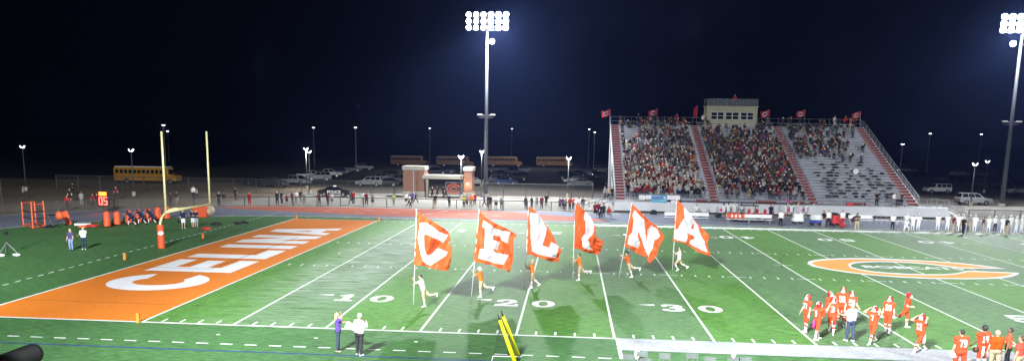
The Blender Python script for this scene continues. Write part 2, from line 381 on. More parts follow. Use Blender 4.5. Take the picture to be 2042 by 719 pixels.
# midfield logo (traced on the ground plane): white outline, orange body, lettering inside
def L7(pts): return [g(1580+x/4.42, 500+y/4.42)[:2] for x, y in pts]
outer = L7([(130, 110), (145, 92), (190, 80), (270, 71), (400, 65), (560, 63), (760, 66), (1000, 76), (1250, 89), (1500, 108), (1700, 130), (1890, 158), (1470, 154), (1430, 146), (1300, 131), (1180, 117), (1050, 107), (900, 100), (760, 97), (640, 101), (560, 108), (518, 120), (512, 128), (530, 145), (600, 162), (700, 178), (850, 192), (1000, 200), (1180, 206), (1340, 205), (1440, 197), (1500, 184), (1545, 174), (2002, 192), (1985, 210), (1930, 228), (1840, 241), (1700, 247), (1500, 249), (1200, 245), (950, 233), (700, 214), (480, 190), (300, 162), (180, 138)])
inner = L7([(168, 110), (200, 92), (290, 81), (420, 75), (560, 72), (760, 75), (1000, 84), (1250, 97), (1500, 116), (1690, 137), (1790, 149), (1480, 146), (1430, 138), (1300, 123), (1180, 109), (1050, 99), (900, 93), (760, 90), (630, 93), (540, 100), (500, 112), (492, 128), (512, 150), (590, 169), (700, 186), (850, 200), (1000, 208), (1180, 214), (1345, 213), (1450, 205), (1510, 192), (1550, 182), (1950, 198), (1930, 208), (1890, 219), (1820, 230), (1690, 238), (1500, 241), (1200, 237), (950, 225), (700, 207), (490, 183), (315, 156), (215, 134)])
join(MB(), MB())
tag(orient_up(fill2d([outer], .016)).build('midfield_logo_outline', MATS['letter_white']), kind='structure')
tag(orient_up(fill2d([inner], .020)).build('midfield_logo', MATS['logo_orange']), kind='structure')
pa, pb = g(1580+620/4.42, 500+138/4.42), g(1580+1500/4.42, 500+160/4.42)
ang = math.atan2(pb.y-pa.y, pb.x-pa.x); W = (pb-pa).length
t_ = text_mb('BOBCATS', 2.4, .06, spacing=1.0); xs = [v[0] for v in t_.v]; k = W/(max(xs)-min(xs))
Mx = Matrix.Translation(((pa.x+pb.x)/2, (pa.y+pb.y)/2, .016)) @ Matrix.Rotation(ang, 4, 'Z') @ Matrix.Diagonal((k, k*.95, 1, 1))
t_.v = [tuple(Mx @ Vector(v)) for v in t_.v]; tag(orient_up(t_).build('midfield_logo_lettering', MATS['letter_white']), kind='structure')
# ------------------------------------------------------------------ people
def V3(*a): return Vector(a)
def remesh(capsules, voxel, smooth=2):
    """tapered capsules fused into one continuous surface"""
    mb = MB()
    for a, ra, b, rb in capsules:
        a = Vector(a); b = Vector(b); d = b-a; L = d.length
        if L < 1e-5: mb.ball(a, max(ra, rb), 10, 7); continue
        d /= L; t = V3(0, 0, 1) if abs(d.z) < .9 else V3(1, 0, 0); x = d.cross(t).normalized(); y = d.cross(x)
        n = 10; rings = []
        for q in (-80, -50, -20, 0): q = math.radians(q); rings.append((a+d*ra*math.sin(q), ra*math.cos(q)))
        for q in (0, 20, 50, 80): q = math.radians(q); rings.append((b+d*rb*math.sin(q), rb*math.cos(q)))
        vs = []; fs = []
        for c, r in rings:
            for i in range(n): w = 2*PI*i/n; vs.append(c+x*math.cos(w)*r+y*math.sin(w)*r)
        for j in range(len(rings)-1):
            for i in range(n): fs.append((j*n+i, j*n+(i+1) % n, (j+1)*n+(i+1) % n, (j+1)*n+i))
        fs.append(tuple(range(n-1, -1, -1))); fs.append(tuple(range((len(rings)-1)*n, len(rings)*n)))
        mb.add(vs, fs)
    me = bpy.data.meshes.new('t'); me.from_pydata(mb.v, [], mb.f)
    o = bpy.data.objects.new('t', me); TMP.collection.objects.link(o)
    m = o.modifiers.new('r', 'REMESH'); m.mode = 'VOXEL'; m.voxel_size = voxel; m.use_smooth_shade = True
    if smooth: s = o.modifiers.new('s', 'SMOOTH'); s.factor = .5; s.iterations = smooth
    TMP.view_layers[0].update(); dg = TMP.view_layers[0].depsgraph
    out = bpy.data.meshes.new_from_object(o.evaluated_get(dg)); out.materials.clear()
    bpy.data.objects.remove(o); bpy.data.meshes.remove(me)
    out.polygons.foreach_set('use_smooth', [True]*len(out.polygons))
    return out
DEF = dict(lean=0, hl=2, kl=4, hr=-2, kr=4, al=0, bl=10, el=12, il=0, ar=0, br=10, er=12, ir=0, hd=0, ht=0, h=1.8, bulk=1.0, sl=.62, trous='long', lift=0, pads=0, seat=None, tw=0)
POSES = {
 'stand': {}, 'apart': dict(hl=6, hr=-4, bl=14, br=14), 'crossed': dict(al=25, el=100, il=55, ar=25, er=100, ir=55, bl=8, br=8),
 'pockets': dict(al=-12, el=55, il=20, ar=-12, er=55, ir=20, bl=18, br=18), 'phone': dict(ar=35, er=100, ir=20, al=20, el=80, il=40, hd=15),
 'walk': dict(lean=4, hl=24, kl=8, hr=-20, kr=22, al=-22, ar=22, el=22, er=25), 'stride': dict(lean=6, hl=32, kl=14, hr=-26, kr=30, al=-30, ar=28, el=40, er=40),
 'railing': dict(lean=14, al=42, el=45, ar=42, er=45, hl=-2, hr=-6), 'cheer': dict(al=150, bl=20, el=20, ar=150, br=20, er=20),
 'oneup': dict(ar=160, br=15, er=25), 'hips': dict(al=-14, bl=42, el=70, il=60, ar=-14, br=42, er=70, ir=60, hl=4, hr=-3),
 'sit': dict(hl=88, kl=88, hr=86, kr=86, al=28, el=50, ar=28, er=52, lean=8), 'sit2': dict(hl=86, kl=84, hr=90, kr=92, al=38, el=75, il=35, ar=40, er=70, ir=35, lean=16),
 'kneel': dict(lean=12, hl=80, kl=88, hr=-5, kr=88, al=45, el=35, ar=30, er=50), 'crouch': dict(lean=40, hl=92, kl=100, hr=70, kr=95, al=50, el=30, ar=60, er=30),
 'push': dict(lean=42, hl=48, kl=48, hr=-15, kr=35, al=75, ar=78, el=25, er=22), 'helmet': dict(al=110, bl=42, el=118, il=70, ar=108, br=40, er=118, ir=70, hl=16, kl=4, hr=-14, kr=8),
}
def frame(P):
    """joints -> capsule groups, standing with the lowest foot on z=0, facing +X"""
    p = dict(DEF); p.update(P); k = p['bulk']; s = p['h']/1.8
    ln = math.radians(p['lean']); up = V3(math.sin(ln), 0, math.cos(ln)); fw = V3(math.cos(ln), 0, -math.sin(ln)); lf = V3(0, 1, 0)
    tw = math.radians(p['tw']); fw2 = fw*math.cos(tw)+lf*math.sin(tw); lf2 = lf*math.cos(tw)-fw*math.sin(tw)
    O = V3(0, 0, .95)
    def T(x, y, z, sh=False): return O + (fw2 if sh else fw)*x + (lf2 if sh else lf)*y + up*z
    G = dict(torso=[], uarm=[], farm=[], hand=[], thigh=[], shin=[], foot=[], head=[], pelvis=[])
    pad = p['pads']
    G['pelvis'] += [(T(0, -.075*k, -.02), .115*k, T(0, .075*k, -.02), .115*k), (T(-.03, -.07*k, -.03), .105*k, T(-.03, .07*k, -.03), .105*k)]
    G['torso'] += [(T(0, -.05*k, .14), .115*k, T(0, .05*k, .14), .115*k), (T(0, -.07*k, .02), .11*k, T(0, -.09*k, .36), .115*k), (T(0, .07*k, .02), .11*k, T(0, .09*k, .36), .115*k),
                   (T(.01, -.08*k, .36, 1), .125*k, T(.01, .08*k, .36, 1), .125*k), (T(-.01, -.16, .47, 1), .065*k, T(-.01, .16, .47, 1), .065*k), (T(0, -.05, .49, 1), .07, T(0, .05, .49, 1), .07)]
    hd = math.radians(p['hd']); ht = math.radians(p['ht'])
    hu = (up*math.cos(hd)+fw*math.sin(hd)); hf = (fw*math.cos(hd)-up*math.sin(hd)); hf = hf*math.cos(ht)+lf*math.sin(ht); hl_ = hu.cross(hf)
    N = T(0, 0, .58); G['neck'] = [(T(-.01, 0, .49), .058, N, .052)]
    def H(x, y, z): return N + hf*x + hl_*y + hu*z
    G['head'] += [(H(.0, 0, .15), .092, H(-.015, 0, .13), .095), (H(.03, 0, .07), .066, H(.012, 0, .13), .085), (H(.05, 0, .045), .036, H(.06, 0, .05), .03),
                  (H(.098, 0, .125), .009, H(.112, 0, .095), .017), (H(.0, .088, .11), .018, H(-.006, .09, .135), .02), (H(.0, -.088, .11), .018, H(-.006, -.09, .135), .02), (H(.088, -.018, .062), .01, H(.088, .018, .062), .01)]
    G['H'] = H
    feet = []
    for sd, a, kn in ((1, p['hl'], p['kl']), (-1, p['hr'], p['kr'])):
        a = math.radians(a); b = a-math.radians(kn)
        hip = T(0, .09*k*sd, -.02); sp = V3(0, .02*sd, 0)
        knee = hip + V3(math.sin(a), 0, -math.cos(a))*.44 + sp; ank = knee + V3(math.sin(b), 0, -math.cos(b))*.42
        G['thigh'] += [(hip, .088*k, knee, .058*k)]; G['shin'] += [(knee, .056*k, knee.lerp(ank, .35)-V3(math.cos(b), 0, math.sin(b))*.015, .056*k), (knee.lerp(ank, .35), .054*k, ank, .036)]
        pt = b*.8 if kn > 40 and p['seat'] is None and p['hl'] < 60 else min(0, b*.6)
        if kn > 60 and p['hl'] >= 60: pt = 0
        fd = V3(math.cos(pt), .12*sd, math.sin(pt)).normalized(); dn = V3(math.sin(pt), 0, -math.cos(pt))
        G['foot'] += [(ank+dn*.035-fd*.04, .036, ank+dn*.045+fd*.15, .03), (ank+dn*.04+fd*.05, .038, ank+dn*.045+fd*.12, .034)]
        feet.append(ank)
    for sd, a, ab, e, inn in ((1, p['al'], p['bl'], p['el'], p['il']), (-1, p['ar'], p['br'], p['er'], p['ir'])):
        a = math.radians(a); ab = math.radians(ab); e = math.radians(e); inn = math.radians(inn)
        sh = T(-.005, .185*sd, .465, 1)
        def D(q, w): return (V3(math.sin(q)*math.cos(w), math.sin(w)*sd, -math.cos(q)*math.cos(w)))
        u = D(a, ab); el = sh+u*.29; f = D(a+e, ab-inn); wr = el+f*.25
        G['uarm'] += [(sh, .055*k, el, .040*k)]; G['farm'] += [(el, .040*k, el.lerp(wr, .3), .042*k), (el.lerp(wr, .3), .041*k, wr, .026)]
        side = f.cross(V3(0, 0, 1)); side = side.normalized() if side.length > .2 else V3(0, 1, 0); nrm = f.cross(side)
        if pad == 0 and not p.get('fine'): G['hand'] += [(wr, .028, wr+f*.09, .033), (wr+f*.09, .03, wr+f*.15+nrm*.02, .02)]
        else:
            G['hand'] += [(wr, .026, wr+f*.05+side*.018, .02), (wr, .026, wr+f*.05-side*.018, .02), (wr+f*.03+side*.02, .02, wr+f*.08+side*.025, .016), (wr+f*.03-side*.02, .02, wr+f*.08-side*.025, .016)]
            for q, (o_, l_) in enumerate(((-.031, .062), (-.011, .074), (.010, .07), (.030, .055))):
                m1 = wr+f*(.085+l_*.5)+side*o_*1.15+nrm*.006; G['hand'] += [(wr+f*.075+side*o_, .0105, m1, .010), (m1, .010, wr+f*(.085+l_)+side*o_*1.2+nrm*.026, .009)]
            G['hand'] += [(wr+f*.02+side*.03*sd, .014, wr+f*.055+side*.058*sd+nrm*.01, .012), (wr+f*.055+side*.058*sd+nrm*.01, .012, wr+f*.085+side*.055*sd+nrm*.02, .010)]
        G['wrist%d' % sd] = wr; G['elb%d' % sd] = el; G['grip%d' % sd] = wr+f*.08; G['fdir%d' % sd] = f
    G['T'] = T
    # ground contact
    allc = [c for n in ('foot', 'shin', 'pelvis', 'hand') for c in G[n]]
    zmin = min(min(c[0].z-c[1], c[2].z-c[3]) for c in allc)
    if p['seat'] is not None: dz = p['seat'] - (O.z - .14)
    else: dz = -zmin + p['lift']
    G['M'] = Matrix.Scale(s, 4) @ Matrix.Translation((0, 0, dz)); G['s'] = s; G['p'] = p
    return G
def cap(G, names, grow=0.0, frac=1.0):
    out = []; M = G['M']; s = G['s']
    for n in names:
        for a, ra, b, rb in G[n]:
            out.append((M @ a, (ra+grow)*s, M @ b, (rb+grow)*s))
    return out
def part_frac(G, n, f0, f1, grow):
    M = G['M']; s = G['s']; out = []
    for a, ra, b, rb in G[n]:
        out.append((M @ a.lerp(b, f0), (ra+(rb-ra)*f0+grow)*s, M @ a.lerp(b, f1), (ra+(rb-ra)*f1+grow)*s))
    return out
BM5 = {'0': '01110 10001 10001 10001 10001 10001 01110', '1': '00100 01100 00100 00100 00100 00100 01110', '2': '01110 10001 00001 00110 01000 10000 11111', '3': '11110 00001 00001 01110 00001 00001 11110',
 '4': '10010 10010 10010 11111 00010 00010 00010', '5': '11111 10000 11110 00001 00001 10001 01110', '6': '01110 10000 10000 11110 10001 10001 01110', '7': '11111 00001 00010 00010 00100 00100 00100',
 '8': '01110 10001 10001 01110 10001 10001 01110', '9': '01110 10001 10001 01111 00001 00001 01110'}
def in_glyph(txt, a, b):
    """a,b in 0..1 over the whole number"""
    if not (0 <= a < 1 and 0 <= b < 1): return False
    n = len(txt); q = a*n; ch = txt[int(q)]; fx = (q-int(q))*1.16-.08
    if not 0 <= fx < 1: return False
    rows = BM5[ch].split(); cx = fx*5; cy = (1-b)*7
    for dx in (-.28, 0, .28):
        for dy in (-.22, 0, .22):
            i, j = int(cx+dx), int(cy+dy)
            if 0 <= i < 5 and 0 <= j < 7 and rows[j][i] == '1': return True
    return False
def mesh_person(P, kind='plain', vox=.03, vox_b=None, num=None):
    """returns dict part -> mesh"""
    G = frame(P); p = G['p']; out = {}
    out['person'] = remesh(cap(G, ['pelvis', 'torso', 'neck', 'head', 'uarm', 'farm', 'hand', 'thigh', 'shin', 'foot']), vox_b or vox, 2 if (vox_b or vox) < .02 else 1)
    g1 = .016; pd = p['pads']
    sh = cap(G, ['torso'], g1) + part_frac(G, 'uarm', 0, p['sl']*1.0, g1+.006)
    if p['sl'] > .99: sh += cap(G, ['farm'], .012)
    sh += cap(G, ['pelvis'], .010) if p.get('untuck', 1) else []
    if pd:
        M = G['M']; T = G['T']; s = G['s']
        for sd in (1, -1):
            sh += [(M @ T(0, .06*sd, .50, 1), .085*s, M @ T(0, .2*sd, .47, 1), .105*s), (M @ T(.0, .1*sd, .40, 1), .14*s, M @ T(0, .12*sd, .44, 1), .135*s)]
    out['shirt'] = remesh(sh, vox, 2)
    tr = cap(G, ['pelvis'], .014)
    if p['trous'] == 'long': tr += cap(G, ['thigh'], .014)+cap(G, ['shin'], .018)
    elif p['trous'] == 'short': tr += part_frac(G, 'thigh', 0, .85, .024)
    elif p['trous'] == 'football': tr += cap(G, ['thigh'], .016)+part_frac(G, 'shin', 0, .12, .014)
    out['trousers'] = remesh(tr, vox, 2)
    if not p.get('far'):
        fc = cap(G, ['foot'], .010)
        for i in (0, 1): out['shoe%d' % i] = remesh(fc[2*i:2*i+2], min(vox, .025), 1)
    if kind == 'player' or p.get('socks'):
        fc = part_frac(G, 'shin', .25 if kind == 'player' else .55, 1, .006)
        for i in (0, 1): out['sock%d' % i] = remesh(fc[2*i:2*i+2], vox, 1)
    H = G['H']; M = G['M']; s = G['s']; mb = MB()
    if kind == 'player' and not p.get('nohelmet'):
        c = [(H(-.005, 0, .13), .128, H(-.015, 0, .15), .128), (H(.02, .065, .06), .062, H(-.02, .06, .1), .08), (H(.02, -.065, .06), .062, H(-.02, -.06, .1), .08), (H(-.05, 0, .07), .09, H(-.03, 0, .1), .1)]
        out['helmet'] = remesh([(M @ a, r*s, M @ b, q*s) for a, r, b, q in c], .014, 2)
        # open the face: drop faces in front between brow and chin
        me = out['helmet']; bm = bmesh.new(); bm.from_mesh(me); Mi = M.inverted()
        N = H(0, 0, 0); ax = (H(1, 0, 0)-N, H(0, 1, 0)-N, H(0, 0, 1)-N); dele = []
        for f in bm.faces:
            q = Mi @ f.calc_center_median()-N; x, y, z = q.dot(ax[0]), q.dot(ax[1]), q.dot(ax[2])
            if x > .045 and abs(y) < .085 and z < .165: dele.append(f)
            elif abs(y) < .016 and z > .14: f.material_index = 1
        bmesh.ops.delete(bm, geom=dele, context='FACES'); bm.to_mesh(me); bm.free()
        for zz, rr in ((.02, .13), (.05, .135), (.085, .13)):
            pts = [M @ H(.02+rr*math.cos(math.radians(q)), .1*math.sin(math.radians(q))*1.05, zz) for q in range(-75, 76, 25)]
            mb.path(pts, .0085*s, 5)
        for yy in (-.03, .03): mb.path([M @ H(.145, yy, .015), M @ H(.148, yy, .1), M @ H(.115, yy, .165)], .0085*s, 5)
        out['face_mask'] = mb
    else:
        hk = p.get('hair', 'short')
        if hk == 'short': c = [(H(-.02, 0, .155), .098, H(-.03, 0, .135), .094)]
        elif hk == 'long': c = [(H(-.02, 0, .155), .1, H(-.03, 0, .13), .098), (H(-.05, 0, .1), .08, H(-.08, 0, -.08), .06), (H(-.04, .05, .1), .05, H(-.05, .06, -.05), .04), (H(-.04, -.05, .1), .05, H(-.05, -.06, -.05), .04)]
        elif hk == 'curly': c = [(H(-.01, 0, .17), .11, H(-.04, 0, .14), .105), (H(.03, .03, .2), .05, H(.03, -.03, .2), .05)]
        elif hk == 'cap': c = [(H(-.01, 0, .165), .102, H(-.02, 0, .155), .102), (H(.07, .035, .165), .014, H(.15, .025, .15), .012), (H(.07, -.035, .165), .014, H(.15, -.025, .15), .012), (H(.07, 0, .168), .016, H(.165, 0, .15), .012)]
        else: c = [(H(-.035, 0, .10), .083, H(-.035, 0, .09), .083)]
        out['hair'] = remesh([(M @ a, r*s, M @ b, q*s) for a, r, b, q in c], min(vox, .02), 1)
    if kind in ('hero', 'player') or p.get('fine'):
        for i, yy in ((0, -.032), (1, .032)): out['eye%d' % i] = MB().ball(M @ H(.083, yy, .125), .011*s, 8, 6)
    if num:
        me = out['shirt']; bm = bmesh.new(); bm.from_mesh(me); T = G['T']; Mi = M.inverted()
        O = T(0, 0, 0, 1); ax = (T(1, 0, 0, 1)-O, T(0, 1, 0, 1)-O, T(0, 0, 1, 1)-O)
        w = .135*len(num)+.02
        for f in bm.faces:
            q = Mi @ f.calc_center_median()-O; x, y, z = q.dot(ax[0]), q.dot(ax[1]), q.dot(ax[2])
            nx = (M.inverted().to_3x3() @ f.normal).dot(ax[0])
            if abs(x) < .03 or abs(nx) < .2*0: continue
            a = (y*(-1 if x < 0 else 1)*-1 if False else (y if x > 0 else -y)) / w + .5
            a = 1-a if False else a
            # seen from outside: on the back (x<0) the reader's left is +y ; on the chest the reader's left is -y
            a = (.5-y/w) if x < 0 else (.5+y/w)
            if in_glyph(num, a, (z-.17)/.27): f.material_index = 1
        bm.to_mesh(me); bm.free()
    if p.get('towel'):
        t = MB(); a = M @ G['T'](*p['towel'][:3]); c = G['T']
        t.tube(a, a+V3(0, 0, -.38)*s, .045*s, .065*s, 8); out['towel'] = t
    out['_G'] = G
    return out
PARTMAT = dict(person='skin', shirt='cloth', trousers='cloth', shoe='shoe', sock='cloth', hair='hair', helmet='helmet', face_mask='shoe', eye='shoe', towel='cloth')
def assemble(parts, colors, loc=(0, 0, 0), rz=0, label=None, group=None):
    G = parts['_G']
    body = None
    for k in ['person', 'shirt', 'trousers', 'shoe0', 'shoe1', 'sock0', 'sock1', 'hair', 'helmet', 'face_mask', 'eye0', 'eye1', 'towel']:
        if k not in parts: continue
        me = parts[k]; k = k.rstrip('01'); nm = {'hair': 'cap' if G['p'].get('hair') == 'cap' else 'hair', 'shirt': 'jersey' if G['p']['pads'] else 'shirt'}.get(k, k)
        col = colors.get(k, (.03, .03, .03)); par = body
        if k == 'person': par = None
        if k == 'face_mask': par = hel
        if isinstance(me, MB): o = me.build(nm, MATS[PARTMAT[k]], par, smooth=True, color=col)
        else:
            if len(me.materials) == 0:
                me.materials.append(MATS[PARTMAT[k]])
                if k in ('shirt', 'helmet'): me.materials.append(MATS['number_white'])
            o = link(nm, me, par, col)
        if k == 'person': body = o
        if k == 'helmet': hel = o
    tag(body, label, 'person', group); body.location = loc; body.rotation_euler = (0, 0, rz)
    return body
C_ = dict(white=(.72, .72, .72), black=(.018, .018, .02), red=(.42, .02, .025), maroon=(.16, .015, .03), orange=(.78, .16, .02), navy=(.015, .02, .06), grey=(.25, .25, .26), dark=(.04, .04, .045),
 blue=(.03, .08, .35), khaki=(.42, .34, .22), jeans=(.045, .06, .10), yellow=(.6, .5, .05), green=(.45, .6, .12), pink=(.7, .05, .28), purple=(.12, .06, .35), tan=(.4, .32, .22), teal=(.03, .25, .25), brown=(.1, .055, .03), blond=(.5, .38, .18), bald=(.5, .36, .28))
SK = [(.52, .33, .23), (.44, .27, .18), (.58, .40, .30), (.20, .11, .07), (.33, .2, .13)]
def person(u, v, pose, top, legs, rz, label, group=None, kind='plain', hair='short', hairc='black', skin=0, vox=.035, z=0, loc=None, num=None, shoes='black', **kw):
    P = dict(POSES[pose]); P.update(kw); P['hair'] = hair
    if isinstance(skin, int): skin = SK[skin]
    col = lambda c: C_[c] if isinstance(c, str) else c
    parts = mesh_person(P, kind, vox, kw.get('vb'), num)
    cs = dict(person=skin, shirt=col(top), trousers=col(legs), shoe=col(shoes), hair=col(hairc) if hairc != 'bald' else tuple(c*.95 for c in skin), eye=(.02, .015, .01),
              sock=C_['white'], helmet=kw.get('helm', (.5, .03, .02)), face_mask=kw.get('mask', (.8, .8, .8)), towel=col(kw.get('towelc', 'white')))
    L = loc if loc is not None else g(u, v, z)
    return assemble(parts, cs, L, math.radians(rz), label, group), parts['_G'], L
# facing: 0 = right of the photo (+X), 90 = away, 180 = left, -90 = towards the camera
# --- flag runners -----------------------------------------------------------
def flag(name_label, Y, top, foot, hoist_b, top_edge, fly, bottom, letter, holes, seed):
    """the flag hangs in a vertical plane through its pole; outline = the cloth's draped shape; folds displace it along Y"""
    W = lambda q, d=0.0: aY(q[0], q[1], Y+d)
    root = empty('letter_flag', W(foot), 0, name_label, 'flag', 'large letter flags carried across the field')
    R0 = Matrix.Translation(-Vector(root.location))
    a, b = W(foot), W(top); mb = MB().tube(a, b+(b-a).normalized()*.04, .026, .02, 8); mb.ball(b+(b-a).normalized()*.06, .045)
    mb.v = [tuple(R0 @ Vector(p)) for p in mb.v]; mb.build('pole', MATS['flag_pole'], root, smooth=True)
    def rs(pts, n):
        pts = [Vector(p) for p in pts]; L = [0]
        for p, q in zip(pts, pts[1:]): L.append(L[-1]+(q-p).length)
        out = []; 
        for i in range(n):
            t = L[-1]*i/(n-1); j = 0
            while j < len(L)-2 and L[j+1] < t: j += 1
            f = (t-L[j])/max(1e-6, L[j+1]-L[j]); out.append(pts[j].lerp(pts[j+1], f))
        return out
    n = 150; left = rs([top, hoist_b], n); tp = rs([top]+top_edge, n); bt = rs([hoist_b]+bottom, n); rt = rs([top_edge[-1]]+fly+[bottom[-1]], n)
    rnd = random.Random(seed); ph = [rnd.uniform(0, 6.28) for _ in range(6)]; me_v = []; pxy = []
    for j in range(n):
        v = j/(n-1)
        for i in range(n):
            u = i/(n-1)
            q = tp[i]*(1-v)+bt[i]*v+left[j]*(1-u)+rt[j]*u-(Vector(top)*(1-u)*(1-v)+Vector(top_edge[-1])*u*(1-v)+Vector(hoist_b)*(1-u)*v+Vector(bottom[-1])*u*v)
            d = (min(1, u*3.0))*(.24*math.sin(7.5*u+2.8*v+ph[0])+.13*math.sin(13*u-6*v+ph[1]+1.2*math.sin(4*v+ph[4]))+.06*math.sin(24*u+9*v+ph[2]+1.6*math.sin(5*u+ph[5])))+.03*math.sin(30*v+14*u+ph[3])*u
            d += .012*math.sin(60*u+22*v+ph[1]*2+2*math.sin(9*v))
            me_v.append(R0 @ W(q, d)); pxy.append(q)
    fs = []; mi = []
    def inside(x, y, poly):
        c = False; k = len(poly)-1
        for i in range(len(poly)):
            xi, yi = poly[i]; xj, yj = poly[k]
            if (yi > y) != (yj > y) and x < (xj-xi)*(y-yi)/(yj-yi)+xi: c = not c
            k = i
        return c
    for j in range(n-1):
        for i in range(n-1):
            k = j*n+i; fs.append((k, k+1, k+n+1, k+n)); c = (pxy[k]+pxy[k+n+1])/2
            w = any(inside(c.x, c.y, p) for p in letter) and not any(inside(c.x, c.y, p) for p in holes); mi.append(1 if w else 0)
    m = MB(); m.add(me_v, fs); m.m = mi
    o = m.build('flag_cloth', [MATS['flag_orange'], MATS['flag_white']], root, smooth=True)
    s = o.modifiers.new('s', 'SOLIDIFY'); s.thickness = .012
    return root
def mat_cloth2(name, col):
    m, N, b = nt(name); L = N.links.new
    t = N.nodes.new('ShaderNodeTexCoord'); n = N.nodes.new('ShaderNodeTexNoise'); n.inputs['Scale'].default_value = 2.5; n.inputs['Detail'].default_value = 6; L(t.outputs['Object'], n.inputs[0])
    r = N.nodes.new('ShaderNodeValToRGB'); r.color_ramp.elements[0].position = .35; r.color_ramp.elements[1].position = .65
    r.color_ramp.elements[0].color = (*[c*.86 for c in col], 1); r.color_ramp.elements[1].color = (*col, 1); L(n.outputs[0], r.inputs[0]); L(r.outputs[0], b.inputs['Base Color'])
    b.inputs['Roughness'].default_value = .7
    tl = N.nodes.new('ShaderNodeBsdfTranslucent'); tl.inputs[0].default_value = (*col, 1); x = N.nodes.new('ShaderNodeMixShader'); x.inputs[0].default_value = .3
    L(b.outputs[0], x.inputs[1]); L(tl.outputs[0], x.inputs[2]); L(x.outputs[0], N.nodes['Material Output'].inputs[0])
mat_cloth2('flag_orange', (.78, .135, .026)); mat_cloth2('flag_white', (.74, .74, .76)); mat_cloth2('flag_red', (.5, .02, .05))
def z_(o, s, pts): return [(o[0]+x/s, o[1]+y/s) for x, y in pts]
FL = [
 ('tall orange flag with a white letter C, leftmost of the six running flags', 5.55, (830.5, 420), (824.5, 606), (826, 528), (810, 410), 5.14,
  [(190, 108), (260, 150), (330, 195), (395, 235), (430, 265), (448, 300), (452, 345)], [(430, 375), (412, 395), (440, 415), (472, 440), (462, 500), (455, 560), (440, 640)], [(140, 608), (200, 612), (225, 630), (290, 645), (350, 655), (425, 663)],
  [[(135, 178), (175, 168), (215, 175), (255, 200), (300, 235), (330, 262), (345, 265), (425, 300), (385, 378), (330, 345), (290, 335), (230, 300), (195, 288), (185, 310), (186, 390), (190, 430), (205, 490), (225, 505), (262, 485), (300, 450), (330, 432), (425, 470), (410, 510), (345, 550), (250, 608), (205, 595), (170, 560), (145, 470), (118, 330), (125, 270), (140, 225)]], []),
 ('tall orange flag with a white letter E, second from the left', 8.6, (955.5, 420), (940, 591), (944, 520.5), (930, 410), 5.136,
  [(200, 120), (290, 175), (380, 215), (440, 245), (520, 300)], [(485, 340), (478, 420), (480, 480), (476, 560), (468, 600), (440, 672)], [(180, 590), (260, 605), (340, 640), (400, 650), (428, 675)],
  [[(175, 145), (215, 170), (300, 235), (450, 268), (418, 380), (360, 352), (340, 308), (275, 300), (268, 345), (342, 368), (315, 447), (275, 440), (300, 480), (435, 503), (380, 600), (310, 590), (122, 535), (140, 438), (180, 440), (192, 232), (163, 218)]], []),
 ('tall orange flag with a white letter L, third from the left', 12.0, (1054, 411), (1047, 573), (1048.5, 506), (1040, 400), 5.533,
  [(150, 105), (210, 180), (280, 275), (330, 350), (370, 440), (440, 540)], [(435, 570), (412, 605), (410, 665)], [(110, 590), (160, 615), (240, 640), (330, 665), (400, 672)],
  [[(95, 130), (180, 140), (240, 220), (282, 300), (262, 390), (230, 490), (312, 512), (325, 455), (385, 475), (415, 500), (375, 630), (250, 605), (155, 580), (118, 555), (100, 400), (100, 260), (88, 200)]], []),
 ('tall orange flag with a white letter I, fourth from the left', 15.2, (1147, 404), (1142, 554), (1143, 494), (1130, 395), 5.755,
  [(160, 95), (215, 150), (270, 205), (310, 290), (340, 345), (325, 380), (345, 450), (420, 490)], [(405, 570), (380, 625), (350, 645)], [(120, 575), (165, 590), (230, 620), (320, 632)],
  [[(212, 150), (250, 175), (285, 215), (310, 290), (315, 370), (290, 420), (235, 488), (262, 490), (270, 555), (290, 585), (230, 585), (185, 555), (172, 460), (215, 400), (215, 260), (195, 235)]], []),
 ('tall orange flag with a white letter N, second from the right, pole tilted', 17.0, (1260, 406), (1234.5, 552), (1245, 491), (1230, 395), 5.327,
  [(240, 130), (330, 225), (430, 300), (510, 410)], [(480, 460), (450, 510), (430, 590), (400, 640), (345, 695)], [(130, 525), (200, 575), (270, 610), (320, 625), (330, 690)],
  [[(188, 125), (230, 165), (290, 225), (300, 340), (322, 480), (322, 340), (365, 285), (430, 320), (460, 400), (430, 435), (400, 440), (385, 520), (345, 590), (338, 630), (300, 540), (230, 345), (220, 400), (248, 475), (220, 530), (115, 485), (130, 395), (165, 360), (180, 230), (165, 180)]], []),
 ('tall orange flag with a white letter A, rightmost of the six running flags', 19.5, (1349.5, 397), (1341, 537), (1341.5, 480), (1335, 390), 5.526,
  [(150, 105), (230, 205), (330, 330), (445, 440)], [(415, 520), (430, 580), (450, 630), (448, 665)], [(130, 510), (230, 560), (330, 625), (420, 655)],
  [[(160, 120), (235, 210), (320, 345), (345, 430), (385, 500), (420, 625), (340, 590), (220, 530), (225, 490), (270, 470), (268, 440), (180, 405), (205, 440), (180, 510), (50, 475), (55, 370), (90, 365), (120, 310), (165, 240), (160, 180)]], [[(265, 300), (232, 355), (270, 368)]])]
